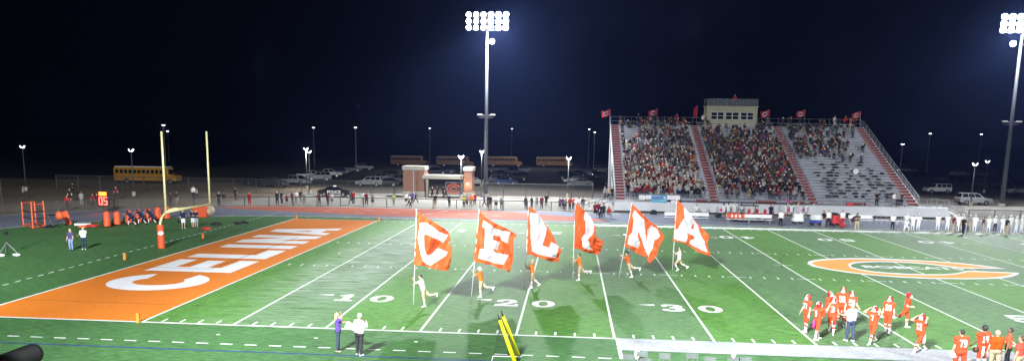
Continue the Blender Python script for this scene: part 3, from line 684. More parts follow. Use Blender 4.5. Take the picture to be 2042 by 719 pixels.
RUN = [((835, 609), dict(top='white', legs='khaki', hairc='black', hair='short'), 'runner in white shirt and khaki shorts carrying the C flag', dict(hl=-4, kl=6, hr=-42, kr=62, lean=14)),
 ((952, 592), dict(top='orange', legs='khaki', hairc='white', hair='cap'), 'runner in orange shirt and white cap carrying the E flag', dict(hl=4, kl=8, hr=-36, kr=55, lean=8)),
 ((1057, 574), dict(top='orange', legs='khaki', hairc='blond', hair='short'), 'fair haired runner in orange shirt carrying the L flag', dict(hl=4, kl=6, hr=-14, kr=38, lean=2)),
 ((1157, 559), dict(top='orange', legs='khaki', hairc='black', hair='short'), 'runner in orange shirt carrying the I flag', dict(hl=8, kl=10, hr=-34, kr=62, lean=8)),
 ((1249, 553), dict(top=(.75, .1, .02), legs='khaki', hairc='black', hair='curly'), 'runner in orange shirt holding the tilted N flag', dict(hl=-16, kl=4, hr=-46, kr=46, lean=12)),
 ((1353, 541), dict(top='white', legs='khaki', hairc='black', hair='short'), 'runner in white shirt carrying the A flag', dict(hl=38, kl=70, hr=-30, kr=40, lean=-2, lift=.12))]
# (called from part e)
def runners():
  for i, (fl, rn) in enumerate(zip(FL, RUN)):
    lab, Y, top, foot, hb, o, s, te, fly, bot, let, holes = fl
    flag(lab, Y, top, foot, hb, z_(o, s, te), z_(o, s, fly), z_(o, s, bot), [z_(o, s, p) for p in let], [z_(o, s, p) for p in holes], i+3)
    (fu, fv), k, lb, ps = rn
    p = dict(ps); p.update(al=68, bl=4, el=72, il=36, ar=32, br=2, er=64, ir=34, trous='short', fine=1, vb=.012, shoes='white', socks=1)
    P = dict(POSES['stand']); loc = g(fu, fv); pole = aY(foot[0], foot[1], Y)
    person(0, 0, 'stand', k['top'], k['legs'], 176, lb, 'flag runners', hair=k['hair'], hairc=k['hairc'], skin=0, vox=.022, loc=Vector((aY(foot[0]+(top[0]-foot[0])*.22, foot[1]-40, Y).x+[.50, .46, .40, .46, .46, .42][i], Y+.02, 0)), **{a: b for a, b in p.items()})
# ------------------------------------------------------------------ flood light towers
def tower(base, H, hb, label, aimx, lit):
    r = empty('floodlight_tower', base, 0, label, 'floodlight tower', 'floodlight towers beyond the track')
    MB().tube((0, 0, 0), (0, 0, H), .34, .17, 14).build('pole', MATS['pole_grey'], r, smooth=True)
    MB().tube((0, 0, 0), (0, 0, .5), .5, .5, 14).build('base', MATS['stone'], r)
    a = MB()
    for k in range(3): a.box(-3.0, 3.0, -.05, .05, H-.1-k*.9, H+.02-k*.9)
    a.box(-2.4, 2.4, .06, .12, H+.62, H+.66); 
    for x in (-2.3, 2.3, 0): a.box(x-.03, x+.03, .05, .1, H-2, H+.64)
    a.build('crossarm', MATS['galv'], r)
    b = MB().box(-1.3, 1.3, -.06, .06, 12.2, 12.3); b.box(-1.1, 1.1, -.06, .06, 11.9, 11.94)
    b.build('bracket', MATS['galv'], r)
    for s in (-1, 1): MB().box(s*1.0-.35, s*1.0+.35, -.25, .1, 12.32, 12.42).build('speaker', MATS['white_plastic'], r)
    def head(x, z, tx, big):
        d = Vector((aimx-base.x-x*2+tx, 16-base.y, -H)).normalized(); q = d.to_track_quat('-Z', 'Y').to_matrix().to_4x4()
        M = Matrix.Translation((x, -.3, z)) @ q
        h = MB(); R = .40
        for (z0, r0), (z1, r1) in (((.0, R), (.28, .26)), ((.28, .26), (.5, .14))):
            h.tube((0, 0, z0), (0, 0, z1), r0, r1, 14)
        h.v = [tuple(M @ Vector(p)) for p in h.v]; o = h.build('floodlight', MATS['galv'], r, smooth=False)
        l = MB().tube((0, 0, -.02), (0, 0, -.06), R*.94, R*.9, 16); l.v = [tuple(M @ Vector(p)) for p in l.v]
        l.build('lens', MATS['flood_lens' if big else 'flood_lens_dim'], o)
        MB().box(x-.04, x+.04, -.3, 0, z-.05, z+.05).build('mount', MATS['galv'], o)
    for k in range(3):
        for j in range(6): head(-2.75+1.1*j+(0 if j < 3 else 0), H-.02-k*.9+.3, 0, lit(j, k))
    head(.75, H-3.5, 12, False)
    if hb: head(-1.2, H-3.4, -10, True)
    return r
tower(g(968, 393), 26.4, False, 'tall floodlight pole standing behind the fence near the brick entrance', 30, lambda j, k: j >= 3)
tower(g(1997, 412), 26.6, True, 'tall floodlight pole at the right of the grandstand, its lamps glaring', 40, lambda j, k: True)
# ------------------------------------------------------------------ parking lot lamps
def lot_lamp(base, h, label, st=1, two=True):
    r = empty('street_lamp', base, 0, label, 'street lamp', 'parking lot lamps')
    MB().tube((0, 0, 0), (0, 0, h-.35), .09, .06, 8).build('pole', MATS['pole_grey'], r, smooth=True)
    MB().tube((0, 0, 0), (0, 0, .6), .25, .25, 10).build('base', MATS['stone'], r)
    for s in ((-1, 1) if two else (1,)):
        hd = MB(); M = Matrix.Translation((0, 0, h-.4)) @ Matrix.Rotation(s*math.radians(38), 4, 'Y')
        hd.box(-.07, .07, -.1, .1, .03, .62, M=M); hd.build('lamp_arm', MATS['galv'], r)
        l = MB(); 
        l.box(-.01, .10, -.11, .11, .1, .5, M=M) if s > 0 else l.box(-.10, .01, -.11, .11, .1, .5, M=M)
        l.build('lamp_head', MATS['lot_lens'], r)
    return r
LL = [(45, 290, 52, 380, 'leftmost parking lot lamp with a split V shaped head'), (262, 297, 267, 390, 'V headed lamp on the pole in front of the left school bus'),
 (616, 300, 618, 386, 'front one of the close pair of V headed lamps left of the police car'), (611, 295, 612, 377, 'rear one of the close pair of V headed lamps left of the police car'),
 (916, 311, 919, 396, 'V headed lamp standing between the two brick pillars'), (958, 301, 960, 372, 'V headed lamp just left of the tall floodlight pole'),
 (1132, 314, 1132, 393, 'V headed lamp in front of the silver parked car'), (1941, 325, 1935, 411, 'V headed lamp right of the grandstand beside the silver van'), (1974, 320, 1962, 384, 'dim V headed lamp farther back at the right')]
for u, v, bu, bv, lb in LL:
    b = g(bu, bv); t = aY(u, v, b.y); lot_lamp(b, t.z, lb)
FAR = [(625, 255, 190), (709, 255, 170), (857, 256, 230), (1021, 257, 260), (1175, 258, 230), (1186, 264, 215), (1855, 267, 200), (1957, 268, 230), (1800, 288, 160), (326, 250, 150), (334, 262, 210)]
for i, (u, v, Y) in enumerate(FAR):
    t = aY(u, v, Y); b = Vector((t.x, Y, 0))
    r = empty('street_lamp', b, 0, ['far lamp post above the dark parked cars, left one', 'brightest far lamp post above the white trucks', 'far lamp post above the brick entrance roofline', 'small far lamp post right of the floodlight pole', 'left one of two far lamps beside the grandstand', 'right one of two far lamps beside the grandstand', 'bright far lamp right of the grandstand', 'faint far lamp left of the right floodlight pole', 'low far lamp just beyond the grandstand slope', 'far lamp seen above the left goal post upright', 'small far lamp seen between the goal post uprights'][i], 'street lamp', 'far parking lot lamps')
    MB().tube((0, 0, 0), (0, 0, t.z), .11, .07, 6).build('pole', MATS['galv_dull'], r)
    MB().box(-.3, .3, -.2, .2, t.z, t.z+.14).build('lamp_head', MATS['lot_lens'], r)
# ------------------------------------------------------------------ grandstand
X0, X1, YF, ZW, NR, TR, RS = 26.5, 63.7, 66.2, 1.32, 29, .76, .335
AIS = [(26.5, 27.6), (38.4, 39.4), (50.6, 51.6), (62.5, 63.7)]; BLK = [(27.6, 38.4), (39.4, 50.6), (51.6, 62.5)]
st = empty('grandstand', ((X0+X1)/2, YF, 0), 0, 'large aluminium grandstand with red aisle steps full of spectators', 'grandstand')
sx = (X0+X1)/2
def SP(mb, name, m, par=st, **k):
    mb.v = [(x-sx, y-YF, z) for x, y, z in mb.v]; return mb.build(name, MATS[m], par, **k)
YS = YF+1.75
def rowz(i): return ZW+.12+RS*(i+1)
def rowy(i): return YS+TR*i
m = MB().box(X0-.3, X1+2.9, YF, YF+.08, .18, ZW-.06)
for z in (.18+.38, .18+.76): m.box(X0-.3, X1+2.9, YF-.012, YF, z, z+.02)
for x in np.arange(X0, X1+2.5, 3.1): m.box(x, x+.015, YF-.008, YF, .18, ZW-.06)
SP(m, 'front_wall', 'wall_panel'); SP(MB().box(X0-.3, X1+2.9, YF+.02, YF+.07, 0, .18), 'wall_base', 'black_metal')
SP(MB().box(X0-3.2, X1+2.9, YF-.03, YS-.01, ZW-.06, ZW), 'walkway', 'alu')
for i in range(NR):
    z = rowz(i); y = rowy(i)
    for a, b in BLK: SP(MB().box(a, b, y, y+TR-.005, z-.04, z).box(a, b, y, y+.02, z-RS+.001, z-.041), 'tread', 'alu_tread')
for i in range(NR):
    z = rowz(i); y = rowy(i)
    for a, b in BLK: SP(MB().box(a+.02, b-.02, y+.36, y+.62, z+.41, z+.45), 'seat_plank', 'alu')
for k, (a, b) in enumerate(AIS):
    m = MB(); y = rowy(0); z = rowz(0)-RS; pr = [(y, z)]
    for i in range(NR): pr += [(rowy(i), rowz(i)-.03), (rowy(i)-.02, rowz(i)-.03), (rowy(i)-.02, rowz(i)), (rowy(i)+TR, rowz(i))]
    for q, ((ya, za), (yb_, zb2)) in enumerate(zip(pr, pr[1:])): m.add([(a+.02, ya, za), (b-.02, ya, za), (b-.02, yb_, zb2), (a+.02, yb_, zb2)], [(0, 1, 2, 3)], 0 if q % 4 == 0 else 1)
    m.v = [(x-sx, y-YF, z) for x, y, z in m.v]; o = m.build('aisle_steps', [MATS['red_step'], MATS['alu']], st); bm = bmesh.new(); bm.from_mesh(o.data); bmesh.ops.remove_doubles(bm, verts=bm.verts, dist=1e-4); bm.to_mesh(o.data); bm.free()
# red kick panels along the first row
for a, b in ((31, 33.6), (36.5, 38), (44, 46.5), (48.5, 50), (55.5, 57.5)):
    SP(MB().box(a, b, YS-.03, YS-.01, ZW+.02, ZW+.30), 'kick_panel', 'red_step')
# side stringers, under-structure, rear
for x in (X0-.12, X1+.02):
    m = MB(); n = len(m.v)
    y0, z0, y1, z1 = YS, ZW, rowy(NR-1)+TR, rowz(NR-1)
    m.add([(x, y0, z0-.25), (x, y0, z0+.3), (x, y1, z1+.15), (x, y1, z1-.45), (x+.1, y0, z0-.25), (x+.1, y0, z0+.3), (x+.1, y1, z1+.15), (x+.1, y1, z1-.45)], [(0, 1, 2, 3), (4, 7, 6, 5), (0, 4, 5, 1), (1, 5, 6, 2), (2, 6, 7, 3), (3, 7, 4, 0)])
    SP(m, 'side_stringer', 'alu')
for x in np.linspace(X0, X1, 8):
    m = MB()
    for q in (5, 11, 17, 23, 29):
        y = YS+TR*q; m.tube((x, y, 0), (x, y, ZW+RS*q-.3), .11, n=6)
    m.tube((x, YS+TR*11, .2), (x, YS+TR*29, ZW+RS*28-.4), .06, n=5); SP(m, 'support_frame', 'galv_dull')
yb = rowy(NR-1)+TR+.9; zb = rowz(NR-1)
SP(MB().box(X0, X1, rowy(NR-1)+TR, yb, zb-.05, zb), 'top_walkway', 'alu_tread')
def rail(name, pts, hts=(1.05, .55), step=2.0, r=.028, m='galv', mesh=None):
    b = MB()
    for a, c in zip(pts, pts[1:]):
        a = Vector(a); c = Vector(c)
        for h in hts: b.tube(a+Vector((0, 0, h)), c+Vector((0, 0, h)), r, n=6)
        n = max(1, round((c-a).length/step))
        for i in range(n+1): p = a.lerp(c, i/n); b.tube(p, p+Vector((0, 0, hts[0])), r, n=6)
    SP(b, name, m)
    if mesh:
        b = MB()
        for a, c in zip(pts, pts[1:]): b.add([a, c, (c[0], c[1], c[2]+hts[0]), (a[0], a[1], a[2]+hts[0])], [(0, 1, 2, 3)])
        SP(b, name+'_mesh', mesh)
rail('back_rail', [(X0, yb, zb), (AIS[1][1]+1.0, yb, zb)], (1.25, .62), 1.5); rail('back_rail', [(48.6, yb, zb), (X1, yb, zb)], (1.25, .62), 1.5)
rail('front_rail', [(X0-.3, YF+.03, ZW), (X1+2.9, YF+.03, ZW)], (1.0, .5), 2.5, r=.035)
for x in (X0-.1, X1+.08): rail('side_rail', [(x, YS, ZW+.1), (x, yb-.9, zb), (x, yb, zb)], (1.05, .6), 1.6, mesh='guard_mesh')
for x, i0, i1 in ((39.38, 0, 27), (51.1, 3, 26), (27.6, 0, 2)):
    b = MB()
    for i in range(i0, i1, 4):
        j = min(i+3.4, i1)
        p = Vector((x, rowy(i), rowz(i)+.9)); q = Vector((x, rowy(j), ZW+.12+RS*(j+1)+.9)); b.tube(p, q, .03, n=6); b.tube(p, p-Vector((0, 0, .9)), .025, n=6); b.tube(q, q-Vector((0, 0, .9)), .025, n=6)
    SP(b, 'aisle_handrail', 'galv')
# stairs down from the walkway at both ends
def stairs(xa, xb, nm):
    n = 7; s = MB()
    for i in range(n):
        x = xa+(xb-xa)*i/n; x2 = xa+(xb-xa)*(i+1)/n; z = ZW*(1-(i+1)/(n+1)); s.box(min(x, x2), max(x, x2), YF+.1, YF+1.6, z-.04, z)
    SP(s, 'end_stair', 'alu')
    for y in (YF+.06, YF+1.62):
        d = 1 if xb > xa else -1
        rail('stair_rail', [(xa-d*.8, y, ZW), (xa, y, ZW), (xb+d*.3, y, .1)], (1.0, .5), .9, r=.035)
stairs(X0-.9, X0-4.0, ''); stairs(X1+2.3, X1+5.0, '')
# press box
pb = empty('press_box', (44.7, 91.2, 0), 0, 'cream corrugated press box with six window pairs on top of the grandstand', 'press box')
def PB(mb, name, m, par=pb): mb.v = [(x-44.7, y-91.2, z) for x, y, z in mb.v]; return mb.build(name, MATS[m], par)
bx0, bx1, by0, by1, bz0, bz1 = 40.85, 48.35, 90.3, 93.2, 11.0, 14.05
w = MB()
wins = [(41.55, 42.4), (42.52, 43.35), (43.72, 44.6), (44.72, 45.6), (45.95, 46.8), (46.92, 47.75)]
w.box(bx0+.02, bx1-.02, by0+.1, by1, bz0, bz1)
WZ0, WZ1 = 12.15, 13.25
def corr(x0, x1, z0, z1):
    n = max(1, round((x1-x0)/.2)); xs = np.linspace(x0, x1, n*2+1)
    for i in range(n*2):
        d = .0 if i % 2 else .06; w.box(xs[i], xs[i+1], by0+d-.02, by0+.1, z0, z1)
corr(bx0, bx1, bz0, WZ0-.06); corr(bx0, bx1, WZ1+.06, bz1); corr(bx0, 41.5, WZ0-.06, WZ1+.06); corr(43.42, 43.66, WZ0-.06, WZ1+.06); corr(45.66, 45.9, WZ0-.06, WZ1+.06); corr(47.8, bx1, WZ0-.06, WZ1+.06)
PB(w, 'wall', 'press_tan')
for a, b in wins:
    f = MB()
    for q in ((a, b, WZ0, WZ0+.05), (a, b, WZ1-.05, WZ1), (a, b, (WZ0+WZ1)/2-.025, (WZ0+WZ1)/2+.025), (a-.04, a, WZ0, WZ1), (b, b+.04, WZ0, WZ1)): f.box(q[0], q[1], by0-.01, by0+.06, q[2], q[3])
    fo = PB(f, 'window', 'poster_white'); PB(MB().box(a, b, by0+.062, by0+.095, WZ0+.01, WZ1-.01), 'pane', 'glass_dark', fo)
PB(MB().box(bx0-.12, bx1+.12, by0-.12, by1+.1, bz1, bz1+.1), 'roof', 'press_tan')
r = MB()
for h in (.35, .7, 1.05):
    for a, b in (((bx0, by0, 0), (bx1, by0, 0)), ((bx0, by1, 0), (bx1, by1, 0)), ((bx0, by0, 0), (bx0, by1, 0)), ((bx1, by0, 0), (bx1, by1, 0))):
        r.tube(Vector(a)+Vector((0, 0, bz1+.1+h)), Vector(b)+Vector((0, 0, bz1+.1+h)), .025, n=6)
for x in np.linspace(bx0, bx1, 6):
    for y in (by0, by1): r.tube((x, y, bz1+.1), (x, y, bz1+1.15), .025, n=6)
PB(r, 'roof_rail', 'galv'); q = MB().add([(bx0, by0, bz1+.1), (bx1, by0, bz1+.1), (bx1, by0, bz1+1.15), (bx0, by0, bz1+1.15)], [(0, 1, 2, 3)]); PB(q, 'rail_mesh', 'guard_mesh')
# small red flags on the top rail
for i, (u, v) in enumerate([(1217, 217), (1311, 216), (1391, 209), (1535, 218), (1606, 218), (1717, 221)]):
    t = aY(u, v, yb+.02); r = empty('stand_flag', (t.x, yb+.07, zb), 0, ['small red flag at the left corner of the grandstand top', 'small red flag left of the middle of the left block top', 'small drooping red flag just left of the press box', 'small red flag just right of the press box', 'small red flag above the right block middle', 'small red flag at the right corner of the grandstand top'][i], 'flag', 'small red flags along the grandstand top')
    h = t.z-zb; MB().tube((0, 0, 0), (0, 0, h), .03, .02, 6).build('pole', MATS['galv'], r)
    n = 14; vs = []; fs = []; mi = []; nar = i == 2
    for a in range(n):
        for b in range(n):
            s, q = a/(n-1), b/(n-1); L = 1.35 if not nar else .55
            vs.append((-s*L*(1-.1*q), .12*math.sin(7*s+i)*s*1.5, h-.05-q*(.95 if not nar else 1.6)-s*(.38 if not nar else .5)+.05*math.sin(9*s+2*i)))
    for a in range(n-1):
        for b in range(n-1):
            fs.append((a*n+b, a*n+b+1, (a+1)*n+b+1, (a+1)*n+b)); s, q = (a+.5)/(n-1), (b+.5)/(n-1)
            d = math.hypot((s-.5)*1.2, q-.5); mi.append(1 if .2 < d < .34 and not (s < .42 and abs(q-.5) < .12) and not nar else 0)
    m = MB().add(vs, fs); m.m = mi; o = m.build('flag_cloth', [MATS['flag_red'], MATS['flag_white']], r, smooth=True); o.modifiers.new('s', 'SOLIDIFY').thickness = .01
# posters on the front rail
PO = [(1274.5, 388.5, 1287, 397, 'white poster with pencil lines, leftmost on the grandstand rail'), (1288, 388.5, 1299, 397, 'white poster with pink writing next to the blue banner'), (1331, 389, 1343, 398, 'white poster just right of the blue banner'), (1343.7, 389, 1356, 398, 'white poster at the tip of the A flag'), (1338, 399, 1347, 405, 'small white poster hanging lowest on the rail')]
for a, b, c, d, lb in PO:
    p, q = aY(a, b, YF-.03), aY(c, d, YF-.03); o = MB().box(p.x, q.x, YF-.05, YF-.035, q.z, p.z); r = empty('poster', (p.x, YF-.04, q.z), 0, lb, 'poster', 'posters hung on the grandstand rail')
    o.v = [(x-p.x, y-YF+.04, z-q.z) for x, y, z in o.v]; o.build('board', MATS['poster_white'], r); l = MB()
    W, H = q.x-p.x, p.z-q.z
    for k in range(3): l.box(W*.15, W*(.8-.1*k), -.018, -.0125, H*(.25+.22*k), H*(.25+.22*k)+.02)
    l.build('writing', MATS['poster_lines'], r)
p, q = aY(1299.5, 388.5, YF-.03), aY(1330, 404, YF-.03); r = empty('banner', (p.x, YF-.04, q.z), 0, 'light blue painted banner reading FANTS with white splashes', 'banner'); W, H = q.x-p.x, p.z-q.z
MB().box(0, W, -.012, .012, 0, H).build('cloth', MATS['poster_blue'], r)
t = text_mb('FANTS', .5, .02, Matrix.Translation((W*.36, -.016, H*.6)) @ Matrix.Rotation(PI/2, 4, 'X')); t.build('lettering', MATS['poster_ink'], r)
for x, z, e in ((.7, .3, .07), (.82, .65, .09), (.9, .35, .06)): MB().ball((W*x, -.012, H*z), e, 9, 6, sz=(1, .12, 1.1)).build('paint_splash', MATS['poster_white'], r)
# ------------------------------------------------------------------ fences
def fence(pts, h, label, step=3.0, mesh='chainlink', col='fence_green'):
    r = empty('fence', (pts[0][0], pts[0][1], 0), 0, label, 'fence'); o = Vector((pts[0][0], pts[0][1], 0))
    P = [Vector((p[0], p[1], 0))-o for p in pts]; b = MB(); m = MB()
    for a, c in zip(P, P[1:]):
        b.tube(a+Vector((0, 0, h)), c+Vector((0, 0, h)), .05, n=6); b.tube(a+Vector((0, 0, .08)), c+Vector((0, 0, .08)), .012, n=5)
        m.add([a, c, c+Vector((0, 0, h)), a+Vector((0, 0, h))], [(0, 1, 2, 3)])
    L = 0; nxt = 0
    for a, c in zip(P, P[1:]):
        d = (c-a).length
        while nxt <= L+d+1e-6:
            p = a.lerp(c, (nxt-L)/d); MB().tube(p, p+Vector((0, 0, h+.04)), .055, n=6).build('post', MATS[col], r); nxt += step
        L += d
    b.build('rail', MATS[col], r); m.build('chain_link', MATS[mesh], r)
    return r
fence([(X0-5.2, 64.9), (CX, 64.9)]+[(CX+(RO+.7)*math.cos(PI/2+PI/2*i/16), CY+(RO+.7)*math.sin(PI/2+PI/2*i/16)) for i in range(1, 17)], 1.2, 'low dark chain link fence along the outside of the track')
fence([(X1+5.4, 66.3), (120, 66.3)], 1.2, 'low chain link fence at the far right beyond the white team')
fence([(-60, 84.5), (-5.5, 84.5)], 2.2, 'taller dark chain link fence between the police car and brick pillar', 3.6)
fence([(7.2, 85), (24, 85), (24, 90)], 2.2, 'taller chain link fence between brick entrance and grandstand', 3.4)
# ------------------------------------------------------------------ brick entrance
e = empty('brick_entrance', (1, 84.5, 0), 0, 'brick entrance gateway with two pillars, stone caps and a flat canopy', 'entrance')
def EN(mb, name, m, par=e): mb.v = [(x-1, y-84.5, z) for x, y, z in mb.v]; return mb.build(name, MATS[m] if isinstance(m, str) else m, par)
a0, a1 = aY(804, 390, 83).x, aY(846, 390, 83).x; c0, c1 = aY(924.5, 390, 83).x, aY(941, 390, 83).x
zt = aY(820, 338.5, 83).z; zc = aY(820, 331, 83).z; zs = aY(820, 381, 83).z
EN(MB().box(a0, a1, 83, 86, zs, zt), 'left_pillar', 'brick'); EN(MB().box(a0-.06, a1+.06, 82.9, 86.1, 0, zs), 'left_plinth', 'stone'); EN(MB().box(a0-.12, a1+.12, 82.85, 86.15, zt, zc), 'left_cap', 'stone')
EN(MB().box(c0, c1, 83, 86, zs, zt), 'right_pillar', 'brick'); EN(MB().box(c0-.06, c1+.06, 82.9, 86.1, 0, zs), 'right_plinth', 'stone'); EN(MB().box(c0-.12, c1+.12, 82.85, 86.15, zt, zc), 'right_cap', 'stone')
z1, z2 = aY(880, 356.5, 83).z, aY(880, 349.5, 83).z
EN(MB().box(a1-.25, c0-.13, 82.6, 86.4, z1, z2), 'canopy', 'stone'); EN(MB().box(a1+.2, a1+.55, 83.3, 83.65, 0, z1), 'post', 'stone')
w = MB().box((c0+c1)/2-.12, (c0+c1)/2+.12, 82.7, 82.98, aY(930, 366, 83).z-.1, aY(930, 366, 83).z+.15); EN(w, 'wall_lamp', 'wall_light')
l = bpy.data.lights.new('wall_lamp_light', 'POINT'); l.energy = 70; l.color = (1, .66, .4); l.shadow_soft_size = .1; lo = bpy.data.objects.new('wall_lamp_light', l); COL.objects.link(lo); lo.location = ((c0+c1)/2, 82.4, aY(930, 366, 83).z-.2)
gx0, gx1 = aY(889, 390, 82.6).x, aY(921, 390, 82.6).x; gz = aY(900, 364, 82.6).z
ga = empty('gate', (gx0, 82.6, 0), 0, 'chain link gate with a large orange outlined C emblem', 'gate')
def GA(mb, name, m): mb.v = [(x-gx0, y-82.6, z) for x, y, z in mb.v]; return mb.build(name, MATS[m], ga)
f = MB()
for a, b in (((gx0, 0), (gx1, 0)), ((gx0, gz), (gx1, gz)), ((gx0, 0), (gx0, gz)), ((gx1, 0), (gx1, gz))): f.tube((a[0], 82.6, a[1]+.05), (b[0], 82.6, b[1]+.05), .04, n=6)
GA(f, 'frame', 'galv'); GA(MB().add([(gx0, 82.6, .05), (gx1, 82.6, .05), (gx1, 82.6, gz), (gx0, 82.6, gz)], [(0, 1, 2, 3)]), 'chain_link', 'chainlink')
cc = aY(905, 376, 82.5)
def ring(rx, rz, t, y0, y1, a0, a1, mi=0):
    m = MB(); n = 30; ps = [math.radians(a0+(a1-a0)*i/n) for i in range(n+1)]
    for p, q in zip(ps, ps[1:]):
        P = [(cc.x+rx*math.cos(p), cc.z+rz*math.sin(p)), (cc.x+rx*math.cos(q), cc.z+rz*math.sin(q)), (cc.x+(rx-t)*math.cos(q), cc.z+(rz-t)*math.sin(q)), (cc.x+(rx-t)*math.cos(p), cc.z+(rz-t)*math.sin(p))]
        m.add([(x, y, z) for y in (y0, y1) for x, z in P], [(0, 1, 2, 3), (7, 6, 5, 4), (0, 4, 5, 1), (2, 6, 7, 3)])
    return m
GA(ring(1.05, .72, .12, 82.5, 82.54, 25, 335), 'emblem_outline', 'orange_pad'); GA(ring(.6, .38, .10, 82.5, 82.54, 35, 325), 'emblem_inner', 'orange_pad')
tp = empty('light_pole', g(824, 397), 0, 'plain pale post with a short T top in front of the left brick pillar', 'post')
hh = aY(824, 337, g(824, 397).y).z; MB().tube((0, 0, 0), (0, 0, hh), .09, n=8).build('post', MATS['galv'], tp); MB().box(-.4, .4, -.12, .12, hh, hh+.1).build('top_plate', MATS['galv'], tp)
# ------------------------------------------------------------------ goal post
gp = empty('goal_post', g(322, 494), 0, 'yellow goal post with orange base padding bearing a white emblem', 'goal post'); G0 = g(322, 494)
xb, yl, yr, zb_ = -9.144, 24.384-3.556, 24.384+3.556, 3.048
yl, yr = aY(331, 416, 0), 0
def atX(u, v, X):
    d = ray(u, v); t = (X-CAMP[0])/d[0]; return Vector(CAMP+d*t)
bl_, br_ = atX(330.5, 417, -9.5), atX(418.5, 411, -9.5)
yl, yr, zb_ = bl_.y, br_.y, (bl_.z+br_.z)/2
def rel(p): return Vector(p)-G0
m = MB(); pts = []
for i in range(13):
    t = i/12*PI/2; R = 1.5; pts.append(Vector((R*(1-math.cos(t)), 0, zb_-R*.9+R*.9*math.sin(t)-.06)))
mid = rel((-9.6, (yl+yr)/2, zb_-.04)); off = Vector((0, (mid.y)*0, 0))
m.tube((0, 0, .1), (0, 0, zb_-1.41), .1, n=12); m.path(pts+[mid], .1, 12)
m.build('gooseneck', MATS['goal_yellow'], gp, smooth=True)
MB().tube(rel((-9.5, yl-.05, zb_)), rel((-9.5, yr+.05, zb_)), .095, n=12).build('crossbar', MATS['goal_yellow'], gp, smooth=True)
for y, uv in ((yl, (321.5, 262)), (yr, (411, 262))):
    tz = atX(uv[0], uv[1], -9.5).z; MB().tube(rel((-9.5, y, zb_)), rel((-9.5, y, tz)), .078, n=12).build('upright', MATS['goal_yellow'], gp, smooth=True)
MB().tube((0, 0, 0), (0, 0, 1.86), .27, n=20).build('padding', MATS['orange_pad'], gp, smooth=False, bevel=.02)
d = (Vector(CAMP)-G0); d.z = 0; d.normalize(); M = Matrix.Translation(d*.275+Vector((0, 0, 1.22))) @ d.to_track_quat('Z', 'Y').to_matrix().to_4x4()
em = MB().tube((0, 0, -.02), (0, 0, .012), .16, n=20); em.v = [tuple(M @ Vector((x*1.25, y, z))) for x, y, z in em.v]; em.build('emblem', MATS['number_white'], gp)
em = MB()
for i in range(14):
    a, b = math.radians(40+i*20), math.radians(60+i*20); em.add([tuple(M @ Vector((r*1.2*math.cos(q), r*math.sin(q), .018))) for r, q in ((.11, a), (.11, b), (.07, b), (.07, a))], [(0, 1, 2, 3)])
em.build('emblem_mark', MATS['orange_pad'], gp)
# pylons
for i, ((u, v), lb) in enumerate([((276, 642), 'orange pylon at the near goal line corner'), ((592, 436), 'orange pylon at the far back corner of the end zone'), ((756, 441), 'orange pylon at the far goal line corner'), ((249, 517), 'orange pylon behind the end line, left of the goal post'), ((405, 475), 'orange pylon behind the end line, right of the goal post')]):
    p = g(u, v); h = .46; r = MB().box(-.075, .075, -.075, .075, 0, h).build('pylon', MATS['pylon'], None, bevel=.012); r.location = p; tag(r, lb, 'pylon', 'orange field pylons')
# ------------------------------------------------------------------ vehicles
def wheel(root, x, y, r, w=.22):
    t = MB().tube((x, y-w/2, r), (x, y+w/2, r), r, r, 16).build('wheel', MATS['rubber'], root)
    s = 1 if y > 0 else -1
    MB().tube((x, y+s*(w/2+.004), r), (x, y+s*(w/2-.02), r), r*.6, r*.6, 12).build('rim', MATS['rim'], t)
CARS = {
 'sedan': dict(L=4.8, W=1.82, body=[(-2.4, .35), (-2.38, .85), (-2.2, .98), (-1.5, 1.02), (1.0, .98), (2.15, .84), (2.38, .66), (2.4, .32)], cab=[(-1.75, 1.0), (-1.05, 1.42), (-.6, 1.47), (.25, 1.45), (1.1, .97)], wr=.33, wx=1.42),
 'suv': dict(L=4.9, W=1.92, body=[(-2.42, .4), (-2.44, 1.0), (-2.36, 1.12), (1.1, 1.12), (2.25, 1.0), (2.42, .8), (2.44, .38)], cab=[(-2.3, 1.1), (-2.1, 1.72), (-1.9, 1.8), (.1, 1.8), (.35, 1.76), (1.2, 1.1)], wr=.38, wx=1.45),
 'boxy': dict(L=4.7, W=1.9, body=[(-2.2, .5), (-2.22, 1.15), (.9, 1.16), (2.1, 1.12), (2.2, .95), (2.2, .5)], cab=[(-2.18, 1.14), (-2.12, 1.84), (-1.95, 1.88), (.35, 1.88), (.5, 1.84), (.85, 1.14)], wr=.42, wx=1.4),
 'pickup': dict(L=5.8, W=1.98, body=[(-2.9, .55), (-2.92, 1.12), (-1.0, 1.12), (1.5, 1.14), (2.75, 1.08), (2.9, .9), (2.92, .5)], cab=[(-1.05, 1.1), (-.95, 1.75), (-.75, 1.83), (.7, 1.82), (.95, 1.76), (1.6, 1.12)], wr=.42, wx=1.8)}
